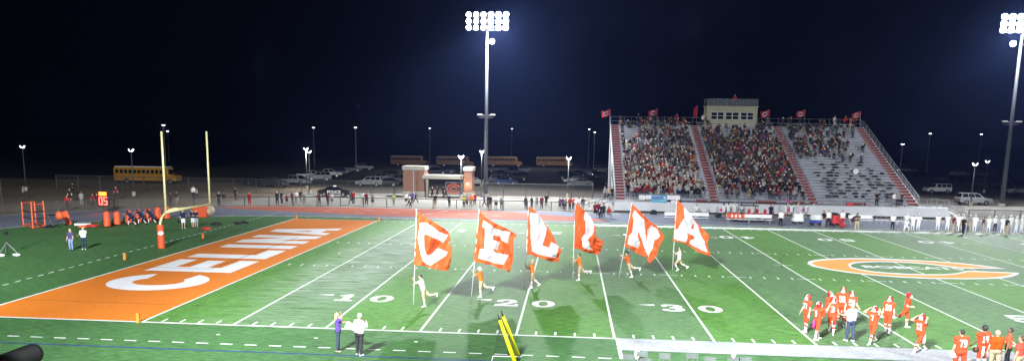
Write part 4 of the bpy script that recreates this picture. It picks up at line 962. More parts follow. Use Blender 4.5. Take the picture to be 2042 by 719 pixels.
def make_car(kind, name):
    s = CARS[kind]; W = s['W']; r = empty(name, (0, 0, 0))
    b = MB().prism(s['body'], -W/2, W/2); n0 = len(b.v)
    cab = s['cab']; n = len(cab); wt = W/2-.18; zt = max(z for x, z in cab); zb = min(z for x, z in cab)
    def yw(z): return (W/2-.04)-(.16)*(z-zb)/(zt-zb)
    vs = [(x, -yw(z), z-.01) for x, z in cab]+[(x, yw(z), z-.01) for x, z in cab]
    b.add(vs, [(i, i+1, n+i+1, n+i) for i in range(n-1)]+[tuple(range(n-1, -1, -1)), tuple(range(n, 2*n))])
    o = b.build('body', MATS['paint_body'], r, bevel=.05)
    # windows: side panes, windscreen, rear
    def lerp(p, q, t): return (p[0]+(q[0]-p[0])*t, p[1]+(q[1]-p[1])*t)
    zl, zh = zb+.1, zt-.08; xs = [p for p in cab]
    def xat(side, z):
        seq = cab if side < 0 else cab[::-1]
        for p, q in zip(seq, seq[1:]):
            if min(p[1], q[1]) <= z <= max(p[1], q[1]) and p[1] != q[1]: return p[0]+(q[0]-p[0])*(z-p[1])/(q[1]-p[1])
        return seq[0][0]
    xa, xb2, xc, xd = xat(-1, zl)+.12, xat(1, zl)-.14, xat(-1, zh)+.1, xat(1, zh)-.1
    k = 3 if kind in ('suv', 'boxy') else 2
    for sd in (-1, 1):
        for i in range(k):
            f0, f1 = i/k, (i+1)/k-.035
            q = [(xa+(xb2-xa)*f0, zl), (xa+(xb2-xa)*f1, zl), (xc+(xd-xc)*f1, zh), (xc+(xd-xc)*f0, zh)]
            m = MB(); m.add([(x, sd*(yw(z)+.006), z) for x, z in q]+[(x, sd*(yw(z)-.02), z) for x, z in q], [(0, 1, 2, 3), (4, 7, 6, 5), (0, 4, 5, 1), (1, 5, 6, 2), (2, 6, 7, 3), (3, 7, 4, 0)])
            m.build('window', MATS['glass_dark'], r)
    for sd in (-1, 1):
        p, q = (xat(sd, zl), zl), (xat(sd, zh), zh); d = .012*sd
        y1, y2 = yw(zl)-.12, yw(zh)-.08
        m = MB().add([(p[0]+d, -y1, p[1]), (p[0]+d, y1, p[1]), (q[0]+d, y2, q[1]), (q[0]+d, -y2, q[1])], [(0, 1, 2, 3)]); m.add([(p[0]-d, -y1, p[1]), (p[0]-d, y1, p[1]), (q[0]-d, y2, q[1]), (q[0]-d, -y2, q[1])], [(3, 2, 1, 0)])
        m.build('windscreen', MATS['glass_dark'], r)
    f = s['body'][-2][0]; zz = s['body'][-2][1]
    for sd in (-1, 1):
        MB().box(f-.06, f+.015, sd*(W/2-.28)-.16, sd*(W/2-.28)+.16, zz-.06, zz+.08).build('headlight', MATS['rim'], r)
        MB().box(s['body'][1][0]-.012, s['body'][1][0]+.05, sd*(W/2-.2)-.12, sd*(W/2-.2)+.12, zz-.04, zz+.14).build('taillight', MATS['red_plastic'], r)
    for sx in (-1, 1):
        for sd in (-1, 1): wheel(r, sx*s['wx'], sd*(W/2-.1), s['wr'])
    MB().box(s['body'][0][0]-.03, s['body'][0][0]+.2, -W/2+.1, W/2-.1, .32, .5).build('bumper', MATS['black_metal'], r)
    if kind == 'pickup': MB().box(-2.8, -1.15, -W/2+.1, W/2-.1, 1.10, 1.135).build('bed', MATS['black_metal'], r)
    return r
PROTO = {k: make_car(k, n) for k, n in (('sedan', 'parked_car'), ('suv', 'parked_suv'), ('boxy', 'parked_jeep'), ('pickup', 'parked_pickup'))}
CC = dict(white=(.5, .5, .5), silver=(.24, .25, .26), black=(.012, .012, .014), dark=(.035, .04, .05), blue=(.02, .04, .12), red=(.2, .015, .015), grey=(.13, .13, .14))
CATN = dict(sedan='car', suv='suv', boxy='suv', pickup='pickup truck')
def car(kind, u, v, rz, color, label):
    o = dup(PROTO[kind], g(u, v), math.radians(rz), {'body': CC[color]}); tag(o, label, CATN[kind], 'cars in the parking lots'); return o
CL = [('suv', 737, 371, 182, 'silver', 'silver crossover parked alone left of the brick entrance'),
 ('pickup', 590, 369, -22, 'silver', 'white pickup with its front towards the police car'), ('suv', 548, 373, -20, 'dark', 'dark suv next to the left white pickup'), ('pickup', 520, 370, -15, 'black', 'black pickup at the left end of the parked row'),
 ('pickup', 620, 357, 20, 'white', 'white pickup behind the close pair of lamps'), ('pickup', 655, 353, 15, 'white', 'second white pickup in the diagonal row'), ('suv', 636, 360, 200, 'silver', 'silver suv beside the second white pickup'),
 ('sedan', 680, 345, 10, 'grey', 'grey car in the middle of the diagonal row'), ('sedan', 702, 342, 12, 'dark', 'dark car near the far end of the diagonal row'), ('pickup', 722, 339, 200, 'silver', 'silver pickup farthest in the diagonal row'), ('suv', 668, 350, 190, 'blue', 'blue suv in the diagonal row'),
 ('sedan', 771, 371, 185, 'black', 'black car right behind the silver crossover'), ('suv', 792, 366, 190, 'dark', 'dark suv hidden partly by the left brick pillar'), ('suv', 785, 357, 10, 'black', 'black suv above the dark car by the pillar'), ('sedan', 765, 360, 8, 'grey', 'grey car behind the silver crossover roof'),
 ('pickup', 868, 348, 10, 'black', 'black pickup seen over the entrance canopy'), ('sedan', 889, 345, 188, 'dark', 'dark car seen over the entrance canopy, right one'), ('suv', 860, 338, 5, 'blue', 'blue suv behind the black pickup over the canopy'),
 ('suv', 985, 366, 185, 'dark', 'dark suv just right of the tall floodlight pole'), ('sedan', 1008, 368, 8, 'blue', 'dark blue car in the front of the middle lot'), ('suv', 1030, 360, 190, 'black', 'black suv at the right of the middle lot group'), ('sedan', 1000, 352, 10, 'black', 'black car behind the dark blue one'), ('pickup', 1022, 348, 8, 'dark', 'dark pickup at the back of the middle group'), ('suv', 990, 343, 190, 'grey', 'grey suv at the back of the middle group'), ('sedan', 1040, 343, 188, 'silver', 'silver car at the back right of the middle group'), ('sedan', 948, 369, 8, 'silver', 'silver car mostly behind the floodlight pole'),
 ('sedan', 1157, 371, 188, 'silver', 'silver sedan nearest behind the right V headed lamp'), ('sedan', 1146, 365, 188, 'white', 'white car behind the silver sedan'), ('suv', 1133, 357, 8, 'black', 'black suv left of the white car'), ('sedan', 1150, 352, 188, 'dark', 'dark car behind the white car'), ('suv', 1165, 345, 188, 'grey', 'grey suv at the back of the right lot group'), ('sedan', 1192, 368, 10, 'black', 'black car close to the grandstand left side'), ('suv', 1200, 357, 10, 'dark', 'dark suv beside the grandstand'), ('sedan', 1186, 349, 10, 'silver', 'silver car farther back beside the grandstand'), ('suv', 1202, 343, 10, 'grey', 'grey suv farthest beside the grandstand'),
 ('boxy', 1868, 386, 183, 'white', 'white boxy jeep right of the grandstand ramp'), ('suv', 1940, 408, 3, 'silver', 'silver suv in front of the white jeep, by the lamp'), ('pickup', 1805, 344, 185, 'white', 'white pickup close behind the grandstand slope'), ('suv', 1912, 351, 8, 'white', 'white suv far back right of the grandstand'), ('suv', 1960, 352, 8, 'silver', 'silver suv far back left of the right floodlight pole'),
 ('sedan', 1862, 358, 5, 'dark', 'dark car behind the white jeep, left one'), ('sedan', 1888, 362, 5, 'grey', 'grey car behind the white jeep, middle one'), ('suv', 1914, 366, 5, 'black', 'black suv behind the silver suv'), ('sedan', 1945, 371, 5, 'blue', 'blue car behind the silver suv, right one'), ('suv', 1976, 375, 5, 'dark', 'dark suv left of the right floodlight pole'), ('sedan', 2030, 387, 5, 'silver', 'silver car cut by the right edge'), ('suv', 2025, 366, 5, 'black', 'black suv behind the car at the right edge'), ('sedan', 1838, 352, 5, 'black', 'black car between the grandstand and white jeep')]
for c in CL: car(*c)
# police car
pc = dup(PROTO['sedan'], g(668, 391), math.radians(3), {'body': CC['black']}); tag(pc, 'black police car with white lettering on its side behind the fence', 'police car')
t = text_mb('POLICE', .62, .02, Matrix.Translation((.05, -.94, .68)) @ Matrix.Rotation(PI/2, 4, 'X')); t.build('lettering', MATS['number_white'], pc)
MB().box(-.15, .1, -.55, .55, 1.47, 1.58).build('light_bar', MATS['white_plastic'], pc)
for k in PROTO.values(): wipe(k)
# school buses
def make_bus():
    r = empty('school_bus', (0, 0, 0)); W = 2.4
    b = MB(); b.prism([(-5.6, .6), (-5.6, 2.75), (-5.45, 2.95), (3.9, 2.95), (4.15, 2.75), (4.25, 1.75), (5.4, 1.55), (5.6, 1.35), (5.6, .6)], -W/2, W/2); b.build('body', MATS['bus_yellow_dim'], r, bevel=.06)
    MB().prism([(-5.5, 2.93), (-5.4, 3.08), (3.8, 3.08), (3.95, 2.93)], -W/2+.1, W/2-.1).build('roof', MATS['bus_white'], r, bevel=.04)
    for sd in (-1, 1):
        for i in range(11):
            x = -5.3+i*.8; MB().box(x, x+.62, sd*(W/2+.004)-.006, sd*(W/2+.004)+.006, 1.85, 2.5).build('window', MATS['glass_dark'], r)
        for z in (1.25, 1.62, .95): MB().box(-5.55, 4.2, sd*(W/2+.01)-.012, sd*(W/2+.01)+.012, z, z+.055).build('rub_rail', MATS['black_metal'], r)
        MB().box(5.55, 5.62, sd*.85-.14, sd*.85+.14, .95, 1.2).build('headlight', MATS['rim'], r)
    MB().box(4.20, 4.26, -1.0, 1.0, 1.8, 2.6, M=Matrix.Translation((.0, 0, 0))).build('windscreen', MATS['glass_dark'], r)
    for x in (-3.3, 4.5):
        for sd in (-1, 1): wheel(r, x, sd*(W/2-.12), .5, .28)
    MB().box(5.58, 5.68, -1.15, 1.15, .5, .72).build('bumper', MATS['black_metal'], r)
    return r
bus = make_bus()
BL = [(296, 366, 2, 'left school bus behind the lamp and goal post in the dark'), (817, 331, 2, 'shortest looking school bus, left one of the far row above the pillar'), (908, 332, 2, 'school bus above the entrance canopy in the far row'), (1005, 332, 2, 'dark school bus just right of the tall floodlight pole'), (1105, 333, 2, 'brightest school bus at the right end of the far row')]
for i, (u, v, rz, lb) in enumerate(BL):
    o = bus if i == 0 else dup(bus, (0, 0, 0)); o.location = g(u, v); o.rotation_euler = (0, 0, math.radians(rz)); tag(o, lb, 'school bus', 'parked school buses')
    if i == 0: o.scale = (1, 1, 1)
# ------------------------------------------------------------------ practice gear on the left
for k, (u, v) in enumerate([(214, 452.5), (234, 449), (257, 446), (276, 444), (296, 442), (315, 439), (333, 437)]):
    if k == 0:
        sl = empty('blocking_sled', g(u, v), 0, 'long blocking sled with a row of upright orange pads', 'blocking sled'); S0 = g(u, v)
    p = g(u, v)-S0; h = 1.45 if k else 1.6
    m = MB().tube(p+Vector((0, 0, .12)), p+Vector((0, 0, h-.28)), .32, .30, 10); m.ball(p+Vector((0, 0, h-.28)), .30, 10, 6, sz=(1, 1, .8)); m.build('pad', MATS['orange_pad'], sl, smooth=False)
    q = p+Vector((-.75, .4, .5)); MB().tube(p+Vector((-.2, .1, .7)), q, .05).tube(q, q+Vector((0, 0, -.45)), .05).build('spring_arm', MATS['black_metal'], sl)
a, b = Vector((-.75, .4, .12)), g(333, 437)-S0+Vector((-.75, .4, .12)); MB().tube(a, b, .07).tube(a+Vector((.6, -.3, 0)), b+Vector((.6, -.3, 0)), .05).build('runner', MATS['black_metal'], sl)
# one-man sled, leaning slab, flat pads
s1 = empty('tackling_sled', g(106, 453), 0, 'one man sled with an orange block on a black bent arm', 'tackling sled')
MB().ball((.7, 0, 1.15), .5, 10, 7, sz=(.75, .6, .85)).build('pad', MATS['orange_pad'], s1, smooth=True)
MB().path([(-.9, .2, .1), (.0, .1, .15), (-.5, .1, 1.15), (.45, 0, 1.2)], .07).box(-1.6, .4, -.5, -.4, .0, .12).box(-1.6, .4, .4, .5, .0, .12).box(-1.6, -1.5, -.4, .4, 0, .12).build('frame', MATS['black_metal'], s1)
s2 = empty('leaning_pad', g(139, 448), 0, 'orange slab pad leaning back on the turf', 'pad'); MB().box(-.25, .25, -.12, .12, 0, 1.4, M=Matrix.Rotation(math.radians(-18), 4, 'Y')).build('pad', MATS['orange_pad'], s2, bevel=.04); MB().tube((.3, 0, .05), (1.0, .1, .05), .05).tube((.3, 0, .05), (.05, 0, .7), .03).build('prop', MATS['black_metal'], s2)
for i, (u, v, w, dpt, m, lb) in enumerate([(165, 449, 1.5, .15, 'white_plastic', 'white bar lying on the turf beside the orange pads'), (167, 453, .7, .6, 'orange_pad', 'flat orange pad lying on the turf, left one'), (184, 451, 1.0, .6, 'red_plastic', 'flat dark red pad lying next to the sled')]):
    o = MB().box(-w/2, w/2, -dpt/2, dpt/2, 0, .2).build('turf_pad' if i else 'bar', MATS[m], None, bevel=.03); o.location = g(u, v); o.rotation_euler = (0, 0, .3 if i == 0 else 0); tag(o, lb, 'pad' if i else 'bar')
# orange frame
fr = empty('agility_frame', g(62, 453), 0, 'orange metal rope and bag frame standing at the far left', 'training frame')
P0 = g(62, 453); c4 = [g(47, 450)-P0, g(66, 455)-P0, g(90, 452)-P0, g(72, 446)-P0]
for p, h in zip(c4, (2.3, 2.5, 2.5, 2.2)): MB().tube(p, p+Vector((0, 0, h)), .07, n=6).build('post', MATS['orange_pad'], fr)
m = MB()
for a, b in ((0, 1), (1, 2), (2, 3), (3, 0)): m.tube(c4[a]+Vector((0, 0, .1)), c4[b]+Vector((0, 0, .1)), .06, n=6)
for a, b in ((0, 3), (1, 2)): MB().tube(c4[a]+Vector((0, 0, 2.2)), c4[b]+Vector((0, 0, 2.2)), .05, n=6).build('top_rail', MATS['orange_pad'], fr)
m.build('base_rail', MATS['orange_pad'], fr)
for z in (.9, 1.5): MB().tube(c4[1]+Vector((0, 0, z)), c4[2]+Vector((0, 0, z)), .06, n=6).tube(c4[0]+Vector((0, 0, z)), c4[1]+Vector((0, 0, z)), .05, n=6).build('crossbar', MATS['black_metal'], fr)
# play clock
B = g(208, 424); ck = empty('play_clock', B, 0, 'lit play clock with glowing red digits and an amber strip on a post', 'play clock')
zc0, zc1 = aY(208, 411, B.y).z, aY(208, 380, B.y).z; wd = 1.05
MB().tube((0, 0, 0), (0, 0, zc0), .07).build('post', MATS['black_metal'], ck); MB().box(-wd/2-.12, wd/2+.12, -.08, .12, zc0, zc1).build('housing', MATS['black_metal'], ck, bevel=.02)
MB().box(-.45, .45, -.10, -.085, zc1-.55, zc1-.12).build('amber_strip', MATS['led_amber'], ck)
dg = MB()
def seg(ch, ox, oz, w, h, t):
    S = {'0': 'abcdef', '5': 'acdfg', '2': 'abdeg', '9': 'abcdfg'}[ch]; R = dict(a=(0, w, h-t, h), d=(0, w, 0, t), g=(0, w, h/2-t/2, h/2+t/2), f=(0, t, h/2, h), e=(0, t, 0, h/2), b=(w-t, w, h/2, h), c=(w-t, w, 0, h/2))
    for q in S: x0, x1, z0, z1 = R[q]; dg.box(ox+x0, ox+x1, -.10-.001*'abcdefg'.index(q), -.085, oz+z0, oz+z1)
hh = (zc1-zc0)*.52
seg('0', -.5, zc0+.15, .44, hh, .12); seg('5', .06, zc0+.15, .44, hh, .12); dg.build('digits', MATS['led_red'], ck)
l = bpy.data.lights.new('clock_glow', 'POINT'); l.energy = 60; l.color = (1, .05, .05); l.shadow_soft_size = .3; lo = bpy.data.objects.new('clock_glow', l); COL.objects.link(lo); lo.location = B+Vector((0, -.5, zc0+.5))
# high jump block with a rolled cover
hj = empty('jump_mat', g(402, 432), 0, 'orange padded block behind the right goal post upright', 'mat'); MB().box(-.9, .65, -.5, .5, 0, 1.15).build('block', MATS['orange_pad'], hj, bevel=.06)
rl = empty('rolled_cover', g(417, 431), 0, 'rolled tan vinyl cover next to the orange block', 'cover'); MB().ball((0, 0, .62), .62, 14, 9, sz=(1.05, 1.1, .98)).build('roll', MATS['tan_vinyl'], rl, smooth=True); MB().tube((-.3, -.64, .62), (.35, -.66, .58), .03).build('strap', MATS['white_plastic'], rl)
# end zone camera tripod
tr_ = empty('camera_mast', g(15, 507), 0, 'tall thin camera mast on a tripod with white sandbags at the left edge', 'camera mast')
MB().tube((0, 0, 0), (-.1, 0, 5.9), .03, .02).build('mast', MATS['black_metal'], tr_)
for a in (.3, 2.4, 4.4): MB().tube((0, 0, .9), (.75*math.cos(a), .75*math.sin(a), .02), .016).build('leg', MATS['galv_dull'], tr_)
MB().box(-.12, .14, -.1, .1, 1.5, 1.7).build('monitor', MATS['black_metal'], tr_)
for u, v, lb in ((2, 511, 'white sandbag at the left foot of the camera mast'), (33, 510, 'white sandbag at the right foot of the camera mast')):
    o = MB().ball((0, 0, .1), .26, 10, 6, sz=(1.2, .7, .42)).build('sandbag', MATS['white_plastic'], None, smooth=True); o.location = g(u, v); tag(o, lb, 'sandbag')
# things lying behind the end line
for u, v, w, m, lb in ((412, 457, 1.1, 'red_plastic', 'red and dark sign board lying on the turf behind the end line'), (432, 448, 1.3, 'bag_black', 'dark bag lying nearest the two people behind the goal post'), (474, 446, .9, 'bag_black', 'dark bag lying left of the orange end zone corner'), (488, 444.5, .9, 'bag_black', 'dark bag lying closest to the far end zone corner')):
    o = MB().ball((0, 0, .09), w/2, 10, 6, sz=(1, .55, .3)).build('bag' if m[0] == 'b' else 'sign_board', MATS[m], None, smooth=True); o.location = g(u, v); tag(o, lb, 'bag' if m[0] == 'b' else 'sign')
# ------------------------------------------------------------------ near sideline: kicking net, folding chairs, rail
kn = empty('kicking_net', g(1031, 722), 0, 'kicking net with two yellow padded posts folded together, black net hanging', 'kicking net'); K0 = g(1031, 722); Yk = K0.y
ap = aY(999, 622, Yk)
for k, (t, b, dy) in enumerate((((996.7, 637.5), (1028, 727), 0), ((1003.5, 630), (1033, 708), .55))):
    T_, B_ = aY(t[0], t[1], Yk+dy*.4), g(b[0], b[1]); B_.z = .05; MB().tube(B_-K0, T_-K0, .088, .065, 12).build('padded_post', MATS['yellow_pad'], kn, smooth=True)
    MB().tube(T_-K0, T_-K0+(T_-B_).normalized()*.28, .03, .02).build('post_tip', MATS['black_metal'], kn)
m = MB(); nb_ = [g(983, 709)-K0, g(1017, 709.5)-K0]; MB().tube(nb_[0], nb_[1]+Vector((.5, 0, 0)), .02).tube(nb_[0], g(978, 730)-K0, .02).build('base_bar', MATS['white_plastic'], kn)
m.add([ap-K0, nb_[0], nb_[1], aY(1018, 690, Yk+.1)-K0], [(0, 1, 2, 3)]); m.build('net', MATS['net_mesh'], kn)
def chair():
    r = empty('folding_chair', (0, 0, 0)); b = MB()
    for s in (-1, 1): b.tube((-.2, s*.21, 0), (-.02, s*.21, .85), .014); b.tube((.24, s*.19, 0), (-.16, s*.19, .46), .014)
    b.tube((-.02, -.21, .85), (-.02, .21, .85), .014); b.tube((.24, -.19, .06), (.24, .19, .06), .012); b.tube((-.18, -.21, .1), (-.18, .21, .1), .012); b.build('frame', MATS['chair_grey'], r)
    MB().box(-.06, -.03, -.195, .195, .62, .82).build('backrest', MATS['chair_grey'], r, bevel=.01); MB().box(-.17, .24, -.19, .19, .44, .465).build('seat', MATS['chair_grey'], r, bevel=.01); return r
CHS = [(1253, 706, 'leftmost grey folding chair on the near sideline'), (1281, 700, 'grey folding chair standing farthest back, second from the left'), (1288, 715, 'grey folding chair in front of the second one'), (1326, 705, 'grey folding chair between the left group and the middle one'), (1380, 704, 'middle grey folding chair with white arm ends'), (1417, 712, 'grey folding chair third from the right'), (1462, 712, 'grey folding chair with a white towel, second from the right'), (1488, 712, 'rightmost grey folding chair on the near sideline')]
c0 = chair()
for i, (u, v, lb) in enumerate(CHS):
    o = c0 if i == 0 else dup(c0, (0, 0, 0)); q = g(u, v); b = aY(u, v, -3.7-(.5 if v > 710 else 0)); 
    p = g(u, v, .82); o.location = (p.x, p.y, 0); o.rotation_euler = (0, 0, PI/2+(-.12 if i % 2 else .1)); tag(o, lb, 'folding chair', 'folding chairs on the near sideline')
for u, v, lb in ((1270, 712, 'white towel hung between the two left folding chairs'), (1462, 719, 'white towel lying on the folding chair second from the right')):
    o = MB().ball((0, 0, .3), .14, 8, 6, sz=(.8, .7, 2.0)).build('towel', MATS['white_plastic'], None, smooth=True); p = g(u, v+6); o.location = (p.x, p.y, .0 if v < 715 else .2); tag(o, lb, 'towel')
d = ray(12, 719); d /= np.linalg.norm(d); pa_ = Vector(CAMP+d*3.2); d = ray(66, 704); d /= np.linalg.norm(d); pb_ = Vector(CAMP+d*3.3)
rb = empty('padded_rail', pa_, 0, 'black padded rail end close to the camera at the bottom left corner', 'rail'); q = pb_-pa_
MB().tube(-q*1.2-Vector((0, 0, .02)), q*.97, .036, .036, 16).ball(q*.97, .036, 14, 8).build('pad', MATS['bag_black'], rb, smooth=True); MB().tube(-q*1.1, -q*1.1-Vector((0, 0, 1.1)), .02).build('post', MATS['black_metal'], rb)
# ------------------------------------------------------------------ far sideline furniture
def bench(u0, u1, v, lb, back=True):
    a, b = g(u0, v), g(u1, v); r = empty('bench', a, 0, lb, 'bench', 'team benches along the far sideline'); L = (b-a).length
    MB().box(0, L, -.15, .15, .42, .47).build('seat', MATS['white_plastic'], r)
    if back: MB().box(0, L, .2, .24, .62, 1.0).build('backrest', MATS['white_plastic'], r)
    for x in np.linspace(.2, L-.2, 3): MB().tube((x, -.12, 0), (x, .0, .42), .03).tube((x, .3, 0), (x, .22, .95), .03).build('leg', MATS['galv'], r)
    return r
bench(1325, 1408, 440, 'long white bench behind the A flag on the far sideline'); bb = bench(1448, 1532, 444, 'white bench with an orange and white printed end, in front of the red cart')
MB().box(.05, 2.0, .14, .19, .55, 1.02).build('printed_panel', MATS['orange_pad'], bb); 
for k in range(3): MB().box(.55+k*.42, .72+k*.42, .125, .137, .62, .95).build('panel_mark', MATS['number_white'], bb)
bench(1692, 1735, 446, 'white bench behind the khaki trousered coach'); bench(1744, 1768, 446, 'short white bench left of the navy trousered player', False); bench(1774, 1798, 448, 'short white bench behind the white team players', False)
def cart(u, v, body, m2, w, lb, nm='equipment_cart'):
    r = empty(nm, g(u, v), 0, lb, 'cart'); MB().box(-w/2, w/2, -.4, .4, .3, .62).build('tray', MATS[m2], r, bevel=.03); MB().box(-w/2+.05, w/2-.05, -.36, .36, .62, 1.15).build('bin', MATS[body], r, bevel=.04)
    for x in (-w/2+.2, w/2-.2):
        for y in (-.36, .36): MB().tube((x, y-.05, .16), (x, y+.05, .16), .16, n=10).build('wheel', MATS['rubber'], r)
    MB().tube((w/2, 0, .5), (w/2+.35, 0, .95), .025).build('handle', MATS['galv'], r)
cart(1590, 446, 'white_plastic', 'white_plastic', 1.1, 'white box cart on small wheels on the far sideline'); cart(1627, 449, 'white_plastic', 'blue_plastic', 1.3, 'blue cart carrying white water bottles next to the red cart'); cart(1665, 450, 'red_plastic', 'red_plastic', .95, 'small red cart right of the blue cart')
o = MB().ball((0, 0, .3), .33, 10, 7, sz=(1.1, .9, .9)).build('ball_bag', MATS['red_plastic'], None, smooth=True); o.location = g(1680, 454); tag(o, 'round red bag at the feet of the player in red shorts', 'bag')
uc = empty('utility_cart', g(1490, 440), 0, 'low red utility cart with red seats and a black roof frame', 'utility cart')
MB().prism([(-2.3, .45), (-2.4, .75), (-1.2, .95), (-.9, .72), (2.2, .72), (2.3, .45)], -.7, .7).build('body', MATS['red_plastic'], uc, bevel=.04)
for x in (-.3, .6, 1.5): q = MB().box(x, x+.5, -.55, .55, .75, .88).box(x+.38, x+.5, -.55, .55, .88, 1.35).build('seat', MATS['red_plastic'], uc, bevel=.02)
m = MB()
for x in (-1.0, .9):
    for y in (-.6, .6): m.tube((x, y, .8), (x+.1, y, 1.75), .03)
m.box(-1.0, 1.1, -.62, .62, 1.74, 1.80).build('roof_frame', MATS['black_metal'], uc)
for x in (-1.6, 1.5):
    for y in (-.66, .66): wheel(uc, x, y, .3)
for i, (u, v, w, lb) in enumerate([(1303, 424.5, .9, 'black bag against the wall between the N and A flags'), (1396, 430, .6, 'black bag at the wall right of the A flag, left of a seated figure'), (1405, 427, .5, 'upright black bag beside the seated figure at the wall'), (1432, 431, .8, 'black bag beside the leftmost pink pompom'), (1663, 431, 1.5, 'large black equipment pile against the wall'), (1690, 431, .9, 'black bag right of the large equipment pile'), (1746, 434, .5, 'small dark bag against the wall under the empty seats')]):
    o = MB().ball((0, 0, .2), w/2, 10, 6, sz=(1, .6, .8 if w < 1 else .55)).build('bag', MATS['bag_black'], None, smooth=True); o.location = g(u, v+2); tag(o, lb, 'bag', 'black bags along the stand wall')
# things left on empty seats
B0 = [(1645, 1, 3), (1655, 2, 2)]; rr = random.Random(21); n = 0
base = MB().ball((0, 0, .1), .32, 9, 5, sz=(1.1, .5, .42)).build('seat_bag', MATS['bag_black'], None, smooth=True); mesh_ = base.data; bpy.data.objects.remove(base)
for i in range(0, 13):
    x = 52.3
    while x < 61.6:
        x += rr.uniform(.5, 1.9) if i < 9 else rr.uniform(1.4, 3.4)
        if x > 61.6: break
        o = bpy.data.objects.new('seat_bag', mesh_); COL.objects.link(o); o.location = (x, rowy(i)+.49, rowz(i)+.45); s = rr.uniform(.7, 1.5); o.scale = (s, 1, rr.uniform(.6, 1.5)); o.rotation_euler = (0, 0, rr.uniform(-.2, .2))
        tag(o, 'black bag or blanket left on the empty aluminium seats of the right block', 'bag', 'dark bags left on the empty seats'); n += 1
o = MB().box(-.45, .3, -.2, .2, 0, .4).build('cooler', MATS['red_plastic'], None, bevel=.03); o.location = aY(1695, 410, YF+.5); o.location.z = ZW; tag(o, 'red cooler standing on the walkway under the empty seats', 'cooler')
dr = empty('bass_drum', aY(1705, 352, rowy(8)+.4), 0, 'white round drum head among the empty seats', 'drum'); dr.location.z = rowz(8)+.45
MB().tube((0, -.12, .38), (0, .12, .38), .38, n=20).build('shell', MATS['bag_black'], dr); MB().tube((0, -.135, .38), (0, -.122, .38), .36, n=20).build('drum_head', MATS['white_plastic'], dr)
# ------------------------------------------------------------------ people
runners()
# woman and man on the near sideline
person(675, 700, 'stand', 'purple', 'jeans', 20, 'blond woman in purple top with one arm raised on near sideline', None, 'hero', 'long', 'blond', 0, .022, ar=128, br=25, er=70, al=50, el=40, bl=20, lean=-2, sl=.55, shoes='tan', h=1.72, vb=.012)
person(717, 708, 'stand', 'white', 'dark', 65, 'man in white long sleeved shirt, dark trousers and white cap', None, 'hero', 'cap', 'white', 0, .022, al=40, el=85, il=40, ar=45, er=85, ir=45, sl=1.0, hd=20, h=1.82, bulk=1.12, shoes='white', vb=.012)
pw = aY(690, 652, g(675, 700).y); r_ = empty('paper_sheet', pw, .2, 'white sheet of papers held out by the woman in purple', 'paper'); MB().box(-.05, .42, -.012, .012, -.02, .26, M=Matrix.Rotation(.35, 4, 'Y')).build('sheet', MATS['white_plastic'], r_, bevel=.004)
# players near the 35 (kind player): u, v, pose, rz, number, label, extras
OR = (.62, .065, .022); HP = dict(helm=(.32, .02, .018), mask=(.75, .72, .7))
PL = [(1606, 662, 'apart', 200, '77', 'player in orange number 77 standing leftmost, seen from behind', dict(h=1.86, towel=(-.13, -.02, -.02), al=8, ar=8)),
 (1628, 677, 'stand', 15, '9', 'player in orange with a pink towel at the hip', dict(towel=(-.13, .1, -.02), towelc='pink', ar=100, er=60, br=10, hl=12, hr=-8)),
 (1648, 648, 'walk', -40, '5', 'player in orange behind number 3 in the huddle', {}), (1657, 664, 'walk', -110, '3', 'player in orange number 3 facing the camera, stepping', dict(al=30, el=60, ar=20, er=70)),
 (1676, 648, 'apart', -115, '58', 'tallest player at the back of the huddle with number 58', dict(h=1.95, bulk=1.15, al=30, el=70)), (1693, 652, 'stand', -95, '54', 'player number 54 facing the camera behind the coach', dict(h=1.84, bulk=1.12, al=20, el=50)),
 (1738, 684, 'helmet', 215, '7', 'player in orange walking left with both hands on helmet', dict(hl=24, kl=6, hr=-20, kr=20)), (1768, 663, 'stand', -125, '28', 'player in orange standing over the white yard number', dict(hl=3, kl=4, hr=-6, kr=8)),
 (1804, 653, 'walk', -20, '8', 'player in orange jogging at the right back of group', dict(hl=10, kl=10, hr=-38, kr=62, al=-10, el=95, il=30, ar=-5, er=90, ir=30)),
 (1832, 702, 'helmet', 205, '12', 'player number 12 striding left holding his helmet with both hands', dict(hl=30, kl=5, hr=-28, kr=12, h=1.84, towel=(-.1, .12, -.02)))]
for u, v, po, rz, num, lb, ex in PL:
    person(u, v, po, OR, OR, rz, lb, 'orange team players on the near side', 'player', skin=ex.pop('skin', 0), vox=.022, num=num, pads=1, trous='football', shoes='white', sl=.5, vb=.013, untuck=0, **HP, **({'h': 1.82} if 'h' not in ex else {}), **ex)
person(1694, 680, 'apart', 'white', 'jeans', 110, 'coach in white shirt and dark jeans in front of the huddle', None, 'hero', 'bald', 'bald', 0, .022, h=1.84, bulk=1.1, al=35, el=55, ar=15, shoes='white', vb=.012)
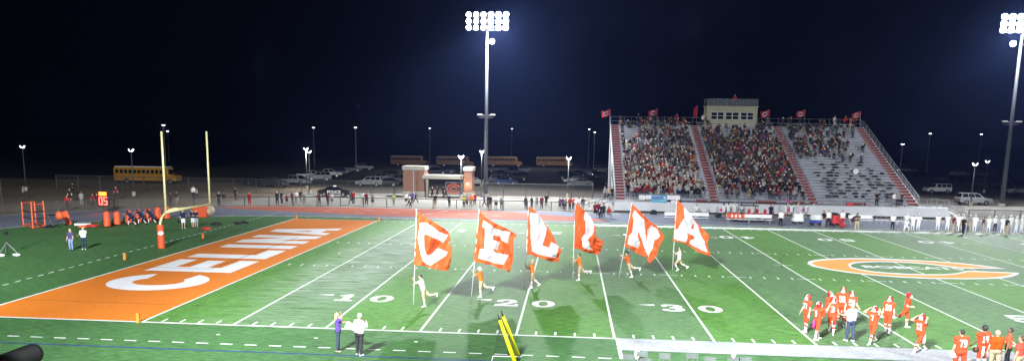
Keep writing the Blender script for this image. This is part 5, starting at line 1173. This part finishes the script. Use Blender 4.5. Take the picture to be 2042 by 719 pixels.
# right-hand sideline
def at_foot(u, vhead, h): 
    p = g(u, vhead, h); return Vector((p.x, p.y, 0))
person(0, 0, 'walk', OR, OR, 95, 'player number 79 walking away with a white helmet in his left hand', None, 'player', 'short', 'black', 0, .022, num='79', pads=1, nohelmet=1, trous='football', sl=.55, shoes='white', h=1.88, bulk=1.2, loc=at_foot(1921, 655, 1.88), untuck=0, al=-4, ar=10, hl=12, hr=-10, vb=.013)
person(0, 0, 'stand', OR, OR, 100, 'dark haired player number 14 seen from behind carrying a dark helmet', None, 'player', 'curly', 'black', 3, .022, num='14', pads=1, nohelmet=1, trous='football', sl=.45, shoes='white', h=1.88, loc=at_foot(1965, 645, 1.93), untuck=0, al=12, el=35, vb=.013, towel=(-.13, .05, .02))
person(0, 0, 'stand', (.40, .066, .006), 'khaki', 80, 'bald man in plain orange polo shirt and khaki trousers', None, 'hero', 'bald', 'bald', 0, .022, h=1.82, bulk=1.15, loc=at_foot(1991, 656, 1.82), ar=15, er=35, shoes='white', vb=.012)
person(0, 0, 'stand', (.72, .1, .04), 'black', 150, 'player in black cap with orange and white top, no helmet', None, 'hero', 'short', 'black', 3, .022, h=1.82, loc=at_foot(2016, 650, 1.85), vb=.012)
person(0, 0, 'stand', (.72, .08, .05), 'khaki', 130, 'man in red polo and khaki trousers cut by the right edge', None, 'hero', 'short', 'brown', 0, .022, h=1.78, bulk=1.1, loc=at_foot(2038, 668, 1.78), ar=30, er=100, vb=.012)
def loose_helmet(loc, col, lb):
    o = empty('football_helmet', loc, .6, lb, 'helmet'); me = remesh([((0, 0, .0), .128, (.01, 0, .02), .128), ((.04, .06, -.07), .06, (0, .06, -.03), .08), ((.04, -.06, -.07), .06, (0, -.06, -.03), .08)], .014, 2); me.materials.append(MATS['helmet']); link('shell', me, o, col)
    m = MB()
    for z in (-.09, -.06, -.02): m.path([Vector((.02+.15*math.cos(math.radians(q)), .115*math.sin(math.radians(q)), z)) for q in range(-75, 76, 25)], .009, 5)
    m.build('face_mask', MATS['black_metal'], o)
p = at_foot(1921, 655, 1.88); loose_helmet(aY(1901, 707, p.y+.05), (.75, .75, .75), 'white helmet with dark face mask carried by player 79'); p = at_foot(1965, 645, 1.93); loose_helmet(aY(1946, 696, p.y), (.07, .03, .02), 'dark helmet carried by player 14')
# two people standing left, people behind the goal post, sled players
person(142, 499, 'stand', (.06, .05, .13), (.18, .25, .42), -80, 'woman in dark printed shirt and light jeans at far left', None, 'plain', 'long', 'blond', 0, .03, al=10, el=30, h=1.7)
person(168, 497, 'stand', 'white', (.02, .04, .07), -75, 'person in white shirt and dark trousers beside the woman at left', None, 'plain', 'short', 'brown', 0, .03, al=35, el=60, ar=30, er=55, shoes='white')
person(366, 455, 'stand', 'navy', 'white', -60, 'person in navy shirt standing under the goal post crossbar', None, 'plain', 'short', 'black', 0, .035, trous='short', al=40, el=80, shoes='white'); person(358, 454, 'crouch', 'black', 'black', 60, 'person crouching beside the one in navy under the crossbar', None, skin=0, vox=.035)
person(385, 454, 'phone', 'navy', 'white', -100, 'left one of the two navy shirted people behind the goal post', None, trous='short', skin=0); person(392, 454, 'phone', 'navy', (.3, .33, .4), -90, 'right one of the two navy shirted people behind the goal post', None, trous='short', skin=0)
for u, v, lb in ((263, 450, 'navy clad player pushing the sled, leftmost'), (283, 447, 'navy clad player pushing the sled, middle'), (303, 446, 'navy clad player pushing the sled, rightmost')):
    person(u, v, 'push', 'navy', 'navy', 165, lb, 'players at the blocking sled', 'player', skin=0, vox=.035, pads=1, trous='football', vb=.035, helm=(.02, .02, .04), mask=(.3, .3, .3))
# spectators along the track fence: u, v(feet), pose, top, legs, facing, label
F_ = [(498, 410, 'stand', 'red', 'red', 'person in red alone at the fence right of the goal post'), (553, 409, 'stand', 'black', 'black', 'person in black with pale cap, first of the fence group'), (562, 407, 'stand', 'dark', 'jeans', 'person in dark top second in the left fence group'), (572, 407, 'stand', 'red', 'black', 'child in dark red in the left fence group'), (583, 409, 'crossed', 'maroon', 'grey', 'person in maroon with grey trousers at the fence'), (591, 406, 'pockets', 'white', 'khaki', 'person in white shirt between maroon and black tops'), (600, 404, 'phone', 'black', 'grey', 'person in black top with raised arms at the fence'), (607, 408, 'stand', 'grey', 'grey', 'person all in grey by the pair of V lamps'),
 (637, 409, 'railing', 'maroon', 'dark', 'person in dark maroon leaning at the fence before the police car'), (654, 410, 'stand', 'maroon', 'jeans', 'person in maroon top in front of the police car lettering'), (662, 409, 'stand', 'white', 'grey', 'person in pale clothes right beside the police car lettering'), (700, 408, 'walk', 'black', 'dark', 'person in black with a bag beside the red shirt'), (705, 407, 'stand', 'red', 'dark', 'person in red shirt at the front of the police car'),
 (724, 408, 'railing', 'white', 'khaki', 'person in white shirt below the silver crossover'), (731, 410, 'railing', 'maroon', 'black', 'person in dark maroon below the silver crossover'), (743, 411, 'stand', 'grey', 'dark', 'person in grey shorts right of the maroon top'), (785, 411, 'stand', 'green', 'grey', 'person in pale green jacket left of the brick pillar'), (810, 408, 'stand', 'white', 'black', 'person in white top under the left brick pillar, left one'), (816, 413, 'walk', 'white', 'black', 'person in white top walking under the brick pillar, right one'), (822, 407, 'stand', 'purple', 'black', 'person in purple top under the left brick pillar'), (829, 406, 'stride', 'navy', 'dark', 'person in navy striding right from the brick pillar'),
 (868, 414, 'stand', 'black', 'tan', 'person in black top and shorts below the gate opening'), (896, 414, 'stand', 'dark', 'black', 'person in dark clothes below the C gate'), (925, 415, 'stand', 'yellow', 'black', 'person in yellow and black below the right brick pillar'), (931, 415, 'stand', 'grey', 'jeans', 'person in grey between yellow and orange tops'), (939, 415, 'stand', 'orange', 'grey', 'person in bright orange below the right brick pillar'), (943, 408, 'stand', 'white', 'red', 'person in white behind the bright orange top'), (947, 409, 'stand', 'red', 'dark', 'person in red just behind the orange top, right one'),
 (966, 414, 'walk', 'purple', 'navy', 'person in purple walking left by the floodlight pole'), (973, 416, 'stand', 'black', 'black', 'person in black standing close left of another in black'), (977, 417, 'pockets', 'black', 'dark', 'broad person in black next to the purple walker'), (989, 417, 'stand', 'white', 'black', 'person in white top and black trousers right of the pole'), (1000, 417, 'stand', 'grey', 'dark', 'person in grey top and dark trousers right of the pole'),
 (1048, 417, 'stand', 'dark', 'black', 'person in dark clothes at the tip of the L flag, left'), (1060, 417, 'stand', 'black', 'black', 'person in black just right of the L flag tip'), (1070, 416, 'stand', 'grey', 'grey', 'person in grey behind the one in maroon shorts'), (1080, 417, 'stand', 'maroon', 'black', 'person in maroon right of the L flag tip'), (1089, 412, 'pockets', 'black', 'black', 'tall person in black farther back than the maroon top'), (1116, 419, 'stand', 'purple', 'navy', 'person in purple left of the I flag'), (1122, 419, 'stand', 'maroon', 'navy', 'person in maroon left of the I flag, second of four'), (1127, 420, 'stand', 'grey', 'navy', 'person in grey left of the I flag, third of four'), (1136, 420, 'stand', 'red', 'black', 'person in red just left of the I flag pole'), (1143, 420, 'crossed', 'red', 'dark', 'person in red at the tip of the I flag'), (1154, 421, 'stand', 'white', 'grey', 'person in white right of the I flag tip'), (1162, 420, 'stand', 'dark', 'grey', 'person in dark top near the stand stairs foot'),
 (1186, 433, 'stand', 'maroon', 'black', 'person in maroon tracksuit on the track by the stairs, left'), (1192, 431, 'stand', 'maroon', 'black', 'person in maroon tracksuit on the track by the stairs, second'), (1197, 437, 'stand', 'navy', 'navy', 'person in navy nearest to the track edge by the stairs'), (1203, 434, 'stand', 'dark', 'dark', 'person in dark clothes right of the navy one on track'), (1213, 435, 'sit', 'red', 'grey', 'person in red sitting on the ground by the white wall'),
 (48, 396, 'walk', 'grey', 'dark', 'person in grey walking on the dirt at far left'), (135, 420, 'stand', 'red', 'dark', 'person in red top left of the play clock at the fence'), (140, 402, 'stand', 'black', 'black', 'person in black with white mark behind the red top'), (163, 410, 'stand', 'grey', 'grey', 'person in grey left of the play clock'), (186, 415, 'stand', 'maroon', 'dark', 'person in dark maroon just left of the play clock'), (195, 414, 'stand', 'maroon', 'dark', 'person in maroon touching the play clock left side'), (145, 388, 'walk', 'black', 'black', 'person in black walking up the dark bank'), (232, 398, 'stand', 'maroon', 'dark', 'person in maroon right of the play clock, farther back'), (341, 412, 'stand', 'dark', 'dark', 'person in dark clothes right of the left upright'), (353, 410, 'stand', 'dark', 'grey', 'person in dark top and grey trousers between uprights'), (386, 397, 'stand', 'white', 'dark', 'person in white top walking between the uprights'), (393, 398, 'walk', 'grey', 'dark', 'person in grey beside the white top between the uprights'), (437, 411, 'stand', 'black', 'dark', 'person in black right of the right upright, left of two'), (447, 410, 'stand', 'dark', 'grey', 'person in dark grey right of the right upright, right of two'), (470, 400, 'pockets', 'dark', 'dark', 'person in dark clothes left of the lone red one'),
 (862, 395, 'stand', 'black', 'black', 'person in black in the gateway opening, left one'), (872, 394, 'stand', 'dark', 'dark', 'person in dark clothes in the gateway opening, middle one'), (884, 393, 'stand', 'black', 'black', 'person in black in the gateway opening, right one'), (889, 396, 'stride', 'dark', 'black', 'person in dark clothes striding beside the C gate')]
rr = random.Random(5)
for i, (u, v, po, a, b, lb) in enumerate(F_):
    rz = -80+rr.uniform(-40, 40) if po != 'railing' else -90
    if po in ('walk', 'stride'): rz = 180 if 'left' in lb or i % 2 else 0
    hk = 'cap' if 'cap' in lb else ('long' if i % 4 == 1 else 'short')
    sh = 'short' if ('short' in lb or i % 7 == 3) else 'long'
    person(u, v, po, a, b, rz, lb, 'people along the track fence', 'plain', hk, 'white' if hk == 'cap' else ('brown' if i % 3 else 'black'), i % 5, .045, far=1, trous=sh, h=1.35 if 'child' in lb else rr.uniform(1.66, 1.86), bulk=1.25 if 'broad' in lb else rr.uniform(.95, 1.12))
# far sideline: white team, staff, cheerleaders
W_T = [(1805, 461, 'kneel', 'white', 'white', 'white team player kneeling left of the standing pair'), (1779, 459, 'stand', 'white', 'navy', 'white jersey player with navy trousers, leftmost of team'), (1806, 457, 'hips', 'white', 'white', 'white team player standing behind the kneeling one'), (1819, 460, 'hips', 'white', 'white', 'white team player, left of two standing close together'), (1830, 460, 'hips', 'white', 'white', 'white team player with hands on hips, right of pair'), (1869, 460, 'stand', 'white', 'white', 'white team player standing apart, third from gap'), (1888, 461, 'apart', 'white', 'white', 'white team player standing alone left of the referee'), (1908, 462, 'stand', 'white', 'white', 'white team player just left of the khaki trousered coach'), (1918, 460, 'stand', 'white', 'white', 'white team player behind the referee'), (1932, 462, 'crossed', 'grey', 'tan', 'player in greyish kit right of the referee'), (1942, 463, 'stand', 'white', 'white', 'white team player right of the greyish one'), (1970, 464, 'stand', 'white', 'white', 'white team player right of the khaki coach'), (1983, 463, 'stand', 'white', 'dark', 'white jersey player with dark trousers'), (1998, 465, 'hips', 'white', 'white', 'white team player with hands on hips, near second coach'), (2013, 464, 'stand', 'white', 'white', 'white team player beyond the second khaki coach'), (2025, 465, 'stand', 'white', 'white', 'white team player second from the right edge'), (2036, 464, 'stand', 'white', 'white', 'white team player at the right edge')]
for i, (u, v, po, a, b, lb) in enumerate(W_T):
    person(u, v, po, a, b, -90+rr.uniform(-50, 50), lb, 'white team on the far sideline', 'player', skin=i % 5, vox=.04, vb=.04, pads=1, trous='football' if b == 'white' else 'long', helm=(.72, .72, .72), mask=(.5, .5, .5), untuck=0, far=1, h=rr.uniform(1.75, 1.9))
ST = [(1900, 464, 'stand', 'maroon', 'khaki', 180, 'staff member in dark top and khaki left of the referee'), (1920, 467, 'apart', 'black', 'black', 200, 'referee in black and white on the far sideline'), (1959, 467, 'stand', 'dark', 'khaki', 160, 'coach in dark top and khaki trousers amid the white team'), (2006, 468, 'stand', 'dark', 'khaki', 190, 'second coach in dark top and khaki trousers at right'), (1708, 459, 'crossed', (.06, .06, .07), 'khaki', -100, 'broad coach in charcoal shirt, khaki trousers and dark cap'), (1699, 450, 'crouch', 'maroon', 'dark', 0, 'person bending in maroon left of the broad coach'), (1556, 452, 'stand', 'white', 'black', -90, 'person in white top and black trousers on the far sideline'), (1641, 453, 'stand', 'black', 'grey', -60, 'person in black with red cap by the blue cart'), (1651, 452, 'stand', 'white', 'navy', -90, 'person in white top and navy trousers by the red cart'), (1679, 452, 'stand', 'white', 'red', -90, 'player in white top and red shorts by the red bag'), (1536, 438, 'stand', 'navy', 'navy', -90, 'person in navy behind the right end of the printed bench'), (1388, 429, 'sit', 'white', 'tan', -90, 'person in white sitting at the wall right of the A flag')]
for i, (u, v, po, a, b, rz, lb) in enumerate(ST):
    person(u, v, po, a, b, rz, lb, None, 'plain', 'cap' if 'cap' in lb or 'referee' in lb else 'short', 'red' if 'red cap' in lb else ('white' if 'referee' in lb else 'black'), i % 3, .04, far=1, trous='long', bulk=1.25 if 'broad' in lb else 1.05, h=1.84)
CHL = [(1442, 431, 'cheerleader in white with pink pompom, leftmost of the row'), (1452, 430, 'cheerleader in white behind the red cart front'), (1464, 430, 'cheerleader in white leaning over the red cart'), (1478, 431, 'cheerleader in white seated on the red cart, left one'), (1500, 431, 'cheerleader in white by the red cart seats'), (1541, 436, 'cheerleader in white top with pink skirt nearest the track'), (1566, 431, 'cheerleader with raised pink pompom'), (1577, 431, 'cheerleader in white with low pink pompom'), (1590, 430, 'cheerleader in white between the pink pompoms'), (1606, 431, 'cheerleader in white with pink pompom, second from right'), (1618, 430, 'cheerleader in white with one arm up, rightmost')]
for i, (u, v, lb) in enumerate(CHL):
    pk = 'pink' in lb and 'between' not in lb; o, G, L = person(u, v, 'oneup' if 'raised' in lb or 'arm up' in lb else ('sit2' if 'seated' in lb else 'stand'), 'white', 'pink' if 'skirt' in lb else 'white', 100+rr.uniform(-60, 60), lb, 'cheerleaders at the stand wall', 'plain', 'long', ['black', 'brown', 'blond'][i % 3], i % 4, .04, far=1, trous='short', h=1.66, **({'seat': .9} if 'seated' in lb else {}))
    if pk and 'skirt' not in lb:
        w = G['M'] @ G['grip1' if 'raised' not in lb else 'grip-1']; w = Matrix.Rotation(o.rotation_euler.z, 4, 'Z') @ w + L
        pm = MB(); r2 = random.Random(i)
        for k in range(60):
            a, b = r2.uniform(0, 6.28), r2.uniform(-1, 1); c = math.sqrt(1-b*b); d = Vector((c*math.cos(a), c*math.sin(a), b))*.24; pm.tube((0, 0, 0), d, .035, .012, 4)
        q = pm.build('pompom', MATS['pom'], None); q.location = w; tag(q, ('shiny pink pompom held by the ' + lb.split(' with')[0].replace('cheerleader', 'cheerleader')+' number '+['one', 'x', 'x', 'x', 'x', 'x', 'two', 'three', 'x', 'four'][i]) if False else ['pink pompom of the leftmost cheerleader', '', '', '', '', '', 'pink pompom raised overhead left of middle', 'pink pompom held low beside the raised one', '', 'pink pompom of the second cheerleader from right'][i], 'pompom')
# ------------------------------------------------------------------ grandstand spectators
def variant(pose, seat, hair, vox, **k):
    P = dict(POSES[pose]); P.update(k); P['hair'] = hair; P['far'] = 1
    if seat: P['seat'] = .45
    return mesh_person(P, 'plain', vox)
VAR = [variant('sit', 1, 'short', .045), variant('sit2', 1, 'long', .045), variant('sit', 1, 'cap', .045, al=60, el=70, il=40), variant('stand', 0, 'short', .045, al=25, el=80), variant('cheer', 0, 'long', .045)]
for v in VAR:
    for k, me in v.items():
        if k != '_G' and not isinstance(me, MB): me.materials.append(MATS[PARTMAT[k]])
TOPS = [('white', 7), ('black', 26), ('maroon', 20), ('red', 5), ('grey', 12), ('dark', 22), ('navy', 8), ('blue', 2), ('tan', 4), ('teal', 2), ('orange', 2), ('pink', 1), ('purple', 1)]
def pick(r, T): 
    t = r.uniform(0, sum(w for _, w in T))
    for n, w in T:
        t -= w
        if t <= 0: return n
    return T[0][0]
rr = random.Random(99); dens = {}
ROWN = ['front row', 'second row', 'third row', 'fourth row', 'fifth row', 'sixth row', 'seventh row', 'eighth row']; BLN = ['left', 'middle', 'right']
ORD = ['first', 'second', 'third', 'fourth', 'fifth', 'sixth', 'seventh', 'eighth', 'ninth', 'tenth', 'eleventh', 'twelfth', 'thirteenth', 'fourteenth', 'fifteenth', 'sixteenth', 'seventeenth', 'eighteenth', 'nineteenth', 'twentieth']
def density(b, i, f):
    if b == 0:
        if i < 9: return .9 if f < .85 else .55
        if i < 19: return .8 if (f > .1) else .5
        if i < 24: return .45*(f > .3)+.2
        return .5 if f > .35 and i > 25 else .28
    if b == 1:
        if i < 2: return .45
        if i < 21: return .86
        if i < 25: return .5
        return .33
    if i > 26: return .22 if f < .3 or f > .75 else .04
    if i > 14: return .42 if f < .75 else .1
    if i > 12: return .16
    return 0
IND = 0; LIM = 150; crowd = []
for i in range(NR):
    for b, (xa, xb3) in enumerate(BLK):
        n = int((xb3-xa-.4)/.5); c = 0
        for s in range(n):
            f = s/n; x = xa+.35+s*.5+rr.uniform(-.06, .06)
            if b == 1 and i > 25 and 41 < x < 48.4: continue
            if rr.random() > density(b, i, f): continue
            c += 1; stand_ = rr.random() < (.45 if b == 0 and i < 9 else .12); vi = (3 if rr.random() < .8 else 4) if stand_ else rr.choice([0, 1, 2])
            T = TOPS if not (b == 0 and i > 20 and f > .6) else TOPS+[('orange', 40)]
            if b == 0 and i < 8: T = [('white', 34), ('maroon', 26), ('red', 14), ('black', 8), ('grey', 8), ('tan', 8), ('navy', 4)]
            top = pick(rr, T); leg = rr.choice(['black', 'jeans', 'dark', 'khaki', 'navy', 'grey']); y = rowy(i)+(.42 if not stand_ else .16); z = rowz(i); rz = -90+rr.uniform(-25, 25); sk = rr.randrange(5); hr = 'white' if vi == 2 and rr.random() < .5 else rr.choice(['black', 'brown', 'black', 'blond', 'dark']); sc = rr.uniform(.92, 1.05)
            if IND < LIM and b < 2 and i < 8:
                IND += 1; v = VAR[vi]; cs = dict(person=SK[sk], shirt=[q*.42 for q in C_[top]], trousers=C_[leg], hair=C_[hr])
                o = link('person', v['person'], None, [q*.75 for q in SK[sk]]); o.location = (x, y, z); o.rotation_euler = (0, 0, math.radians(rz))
                for k in ('shirt', 'trousers', 'hair'): link('cap' if k == 'hair' and vi == 2 else k, v[k], o, cs[k])
                tag(o, '%s topped spectator %s in %s of %s block, %s from left' % ({'dark': 'charcoal'}.get(top, top), 'standing' if stand_ else 'seated', ROWN[i], BLN[b], ORD[min(c-1, 19)]), 'person', 'spectators in the front rows of the grandstand')
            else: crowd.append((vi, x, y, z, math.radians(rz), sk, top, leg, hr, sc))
# a handful standing on the walkway and top rail
for u, v, y, z, top, leg, lb in [(1206, 403, YF+.8, ZW, 'grey', 'dark', 'person in pale hat standing at the left end of the walkway'), (1213, 403, YF+.9, ZW, 'tan', 'navy', 'second person standing at the left end of the walkway'), (1220, 403, YF+.7, ZW, 'black', 'dark', 'person in black standing left of the lowest red steps'), (1747, 410, YF+.8, ZW, 'black', 'black', 'person in black standing alone below the empty seats'), (1782, 411, YF+.9, ZW, 'white', 'grey', 'person in white in the trio at the right walkway, left one'), (1789, 411, YF+.7, ZW, 'grey', 'dark', 'person in grey in the trio at the right walkway, middle one'), (1796, 411, YF+.9, ZW, 'dark', 'black', 'person in dark clothes in the trio at the right walkway, right one'),
  (1272, 252, yb-.5, zb, 'navy', 'navy', 'person in blue standing on the top walkway near the left corner'), (1349, 252, yb-.5, zb, 'red', 'red', 'person in red standing on the top walkway left of the press box'), (1401, 252, yb-.5, zb, 'white', 'dark', 'person in white standing just left of the press box'), (1663, 258, yb-.5, zb, 'white', 'grey', 'person in white on the top walkway of the right block'), (1684, 260, yb-.5, zb, 'red', 'black', 'person in red on the top walkway near the right corner'), (1703, 260, yb-.5, zb, 'maroon', 'black', 'person in maroon at the top right corner of the grandstand')]:
    p = aY(u, v, y); o = link('person', VAR[3]['person'], None, SK[0]); o.location = (p.x, y, z); o.rotation_euler = (0, 0, -PI/2); cs = dict(shirt=C_[top], trousers=C_[leg], hair=C_['brown'])
    for k in ('shirt', 'trousers', 'hair'): link(k, VAR[3][k], o, cs[k])
    tag(o, lb, 'person', 'people standing on the grandstand walkways')
pp = aY(1465, 205, 91.5); o = link('person', VAR[3]['person'], None, SK[0]); o.location = (pp.x, 91.5, bz1+.1); o.rotation_euler = (0, 0, -PI/2)
for k, c in (('shirt', 'red'), ('trousers', 'dark'), ('hair', 'grey')): link(k, VAR[3][k], o, C_[c])
tag(o, 'person in dark red standing on the press box roof', 'person')
LOW = [variant('sit', 1, 'short', .07), variant('sit2', 1, 'short', .07), variant('sit', 1, 'cap', .07, al=60, el=70, il=40), variant('stand', 0, 'short', .07, al=25, el=80), variant('cheer', 0, 'short', .07)]
def arr(me):
    v = np.empty(len(me.vertices)*3); me.vertices.foreach_get('co', v); me.calc_loop_triangles(); t = np.empty(len(me.loop_triangles)*3, np.int32); me.loop_triangles.foreach_get('vertices', t); return v.reshape(-1, 3), t.reshape(-1, 3)
LA = [{k: arr(v[k]) for k in ('person', 'shirt', 'trousers', 'hair')} for v in LOW]
VV, TT, CCc = [], [], []; off = 0
for vi, x, y, z, rz, sk, top, leg, hr, sc in crowd:
    c, s = math.cos(rz), math.sin(rz); M = np.array([[c, s, 0], [-s, c, 0], [0, 0, 1]])
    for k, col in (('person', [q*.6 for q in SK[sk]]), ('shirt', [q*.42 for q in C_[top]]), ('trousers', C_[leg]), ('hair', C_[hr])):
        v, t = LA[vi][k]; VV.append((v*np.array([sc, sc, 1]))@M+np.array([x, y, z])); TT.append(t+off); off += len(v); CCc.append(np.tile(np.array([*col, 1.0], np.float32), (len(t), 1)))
VV = np.concatenate(VV); TT = np.concatenate(TT); CCc = np.concatenate(CCc)
me = bpy.data.meshes.new('crowd'); me.vertices.add(len(VV)); me.vertices.foreach_set('co', VV.ravel()); me.loops.add(len(TT)*3); me.loops.foreach_set('vertex_index', TT.ravel()); me.polygons.add(len(TT)); me.polygons.foreach_set('loop_start', np.arange(len(TT))*3)
me.update(calc_edges=True); at = me.attributes.new('Col', 'FLOAT_COLOR', 'FACE'); at.data.foreach_set('color', CCc.ravel())
m, N, b = nt('crowd_cloth'); a = N.nodes.new('ShaderNodeAttribute'); a.attribute_name = 'Col'; nz_ = N.nodes.new('ShaderNodeTexNoise'); nz_.inputs['Scale'].default_value = 6; vm = N.nodes.new('ShaderNodeVectorMath'); vm.operation = 'SCALE'
ma = N.nodes.new('ShaderNodeMath'); ma.operation = 'ADD'; ma.inputs[1].default_value = .5; N.links.new(nz_.outputs[0], ma.inputs[0]); N.links.new(a.outputs['Color'], vm.inputs[0]); N.links.new(ma.outputs[0], vm.inputs['Scale']); N.links.new(vm.outputs[0], b.inputs['Base Color']); b.inputs['Roughness'].default_value = .85
me.materials.append(m); o = link('crowd', me); tag(o, 'dense crowd of seated spectators filling the upper rows of the grandstand', 'crowd', kind='stuff')
print('CROWD', len(crowd), 'IND', IND, 'bags', n, 'faces', len(TT))
# ------------------------------------------------------------------ camera, light, haze
cam = bpy.data.cameras.new('camera'); co = bpy.data.objects.new('camera', cam); COL.objects.link(co)
co.matrix_world = Matrix(((R_[0], U_[0], -W_[0], CAMP[0]), (R_[1], U_[1], -W_[1], CAMP[1]), (R_[2], U_[2], -W_[2], CAMP[2]), (0, 0, 0, 1)))
cam.sensor_width = 36; cam.lens = F/2042*36; cam.shift_x = (1021-PX)/2042; cam.shift_y = (PY-359.5)/2042
cam.clip_start = .1; cam.clip_end = 5000; SC.camera = co
w = bpy.data.worlds.new('World'); SC.world = w; w.use_nodes = True; N = w.node_tree; bg = N.nodes['Background']
sky = N.nodes.new('ShaderNodeTexSky'); sky.sky_type = 'NISHITA'; sky.sun_disc = False; sky.sun_elevation = math.radians(-6); sky.sun_rotation = math.radians(200)
ad = N.nodes.new('ShaderNodeMix'); ad.data_type = 'RGBA'; ad.blend_type = 'ADD'; ad.inputs[0].default_value = 1
ad.inputs[7].default_value = (.001, .001, .002, 1)
N.links.new(sky.outputs[0], ad.inputs[6]); N.links.new(ad.outputs[2], bg.inputs[0]); bg.inputs[1].default_value = .1
def spot(pos, aim, watt, size, blend=.5, rad=.5, col=(.93, .97, 1)):
    l = bpy.data.lights.new('flood_lamp', 'SPOT'); l.energy = watt; l.spot_size = math.radians(size); l.spot_blend = blend; l.shadow_soft_size = rad; l.color = col
    o = bpy.data.objects.new('flood_lamp', l); COL.objects.link(o); o.location = pos
    o.rotation_euler = (Vector(aim)-Vector(pos)).to_track_quat('-Z', 'Y').to_euler(); return o
K = 1000
for dx, az, wt in ((-3, -36, 390), (-1, -9, 330), (1, 17, 340), (3, 43, 420)):
    spot((3+dx, -46, 32+dx*.2), (3+66*math.sin(math.radians(az)), -46+66*math.cos(math.radians(az)), 0), wt*K, 50, .7, 1.5)
for dx, az, wt in ((-2, -42, 260), (2, -10, 170)):
    spot((84+dx, -46, 32), (84+66*math.sin(math.radians(az)), -46+66*math.cos(math.radians(az)), 0), wt*K, 52, .7, 1.5)
for aim, wt, cn, bl in (((8.0, 79, 0), 115, 128, .45), ((24, 34, 0), 110, 60, .5), ((-16, 74, 0), 14, 13, .5), ((30, 78, 0), 9, 9, .6)): spot((8.8, 83.8, 25.8), aim, wt*K, cn, bl)
for aim, wt, cn, bl in (((82, 80, 0), 45, 128, .45), ((62, 34, 0), 90, 60, .5), ((44, 84, 0), 14, 11, .5)): spot((82.6, 86.2, 26.0), aim, wt*K, cn, bl)
spot((9.6, 85.4, 26.0), (21, -20, 4), 60*K, 22, .9, .8); spot((83.6, 88.0, 26.4), (30, -30, 4), 60*K, 22, .9, .8)
for x, y in ((-20, 170), (8, 205), (30, 200)):
    l = bpy.data.lights.new('lot_light', 'POINT'); l.energy = 1800; l.shadow_soft_size = .3; l.color = (1, .93, .82); o = bpy.data.objects.new('lot_light', l); COL.objects.link(o); o.location = (x, y, 11)
for q in LL[3:7]:
    b = g(q[2], q[3]); l = bpy.data.lights.new('lot_light', 'POINT'); l.energy = 2500; l.shadow_soft_size = .3; l.color = (1, .96, .88); o = bpy.data.objects.new('lot_light', l); COL.objects.link(o); o.location = (b.x, b.y-.2, 6.2)
hz = MB().box(-420, 420, -60, 620, -5, 60).build('haze', bpy.data.materials.new('haze')); tag(hz, kind='stuff')
m = hz.data.materials[0]; m.use_nodes = True; N = m.node_tree; N.nodes.clear()
o = N.nodes.new('ShaderNodeOutputMaterial'); v = N.nodes.new('ShaderNodeVolumePrincipled')
v.inputs['Color'].default_value = (.24, .36, 1, 1); v.inputs['Density'].default_value = .000125; v.inputs['Anisotropy'].default_value = .6
N.links.new(v.outputs[0], o.inputs['Volume']); m.volume_intersection_method = 'FAST' if hasattr(m, 'volume_intersection_method') else None
SC.cycles.volume_bounces = 0; SC.cycles.max_bounces = 5; SC.cycles.use_denoising = True; SC.cycles.transparent_max_bounces = 16
SC.cycles.sample_clamp_indirect = 4
SC.view_settings.view_transform = 'Standard'; SC.view_settings.look = 'None'; SC.view_settings.exposure = 0; SC.view_settings.gamma = 1
bpy.data.scenes.remove(TMP)
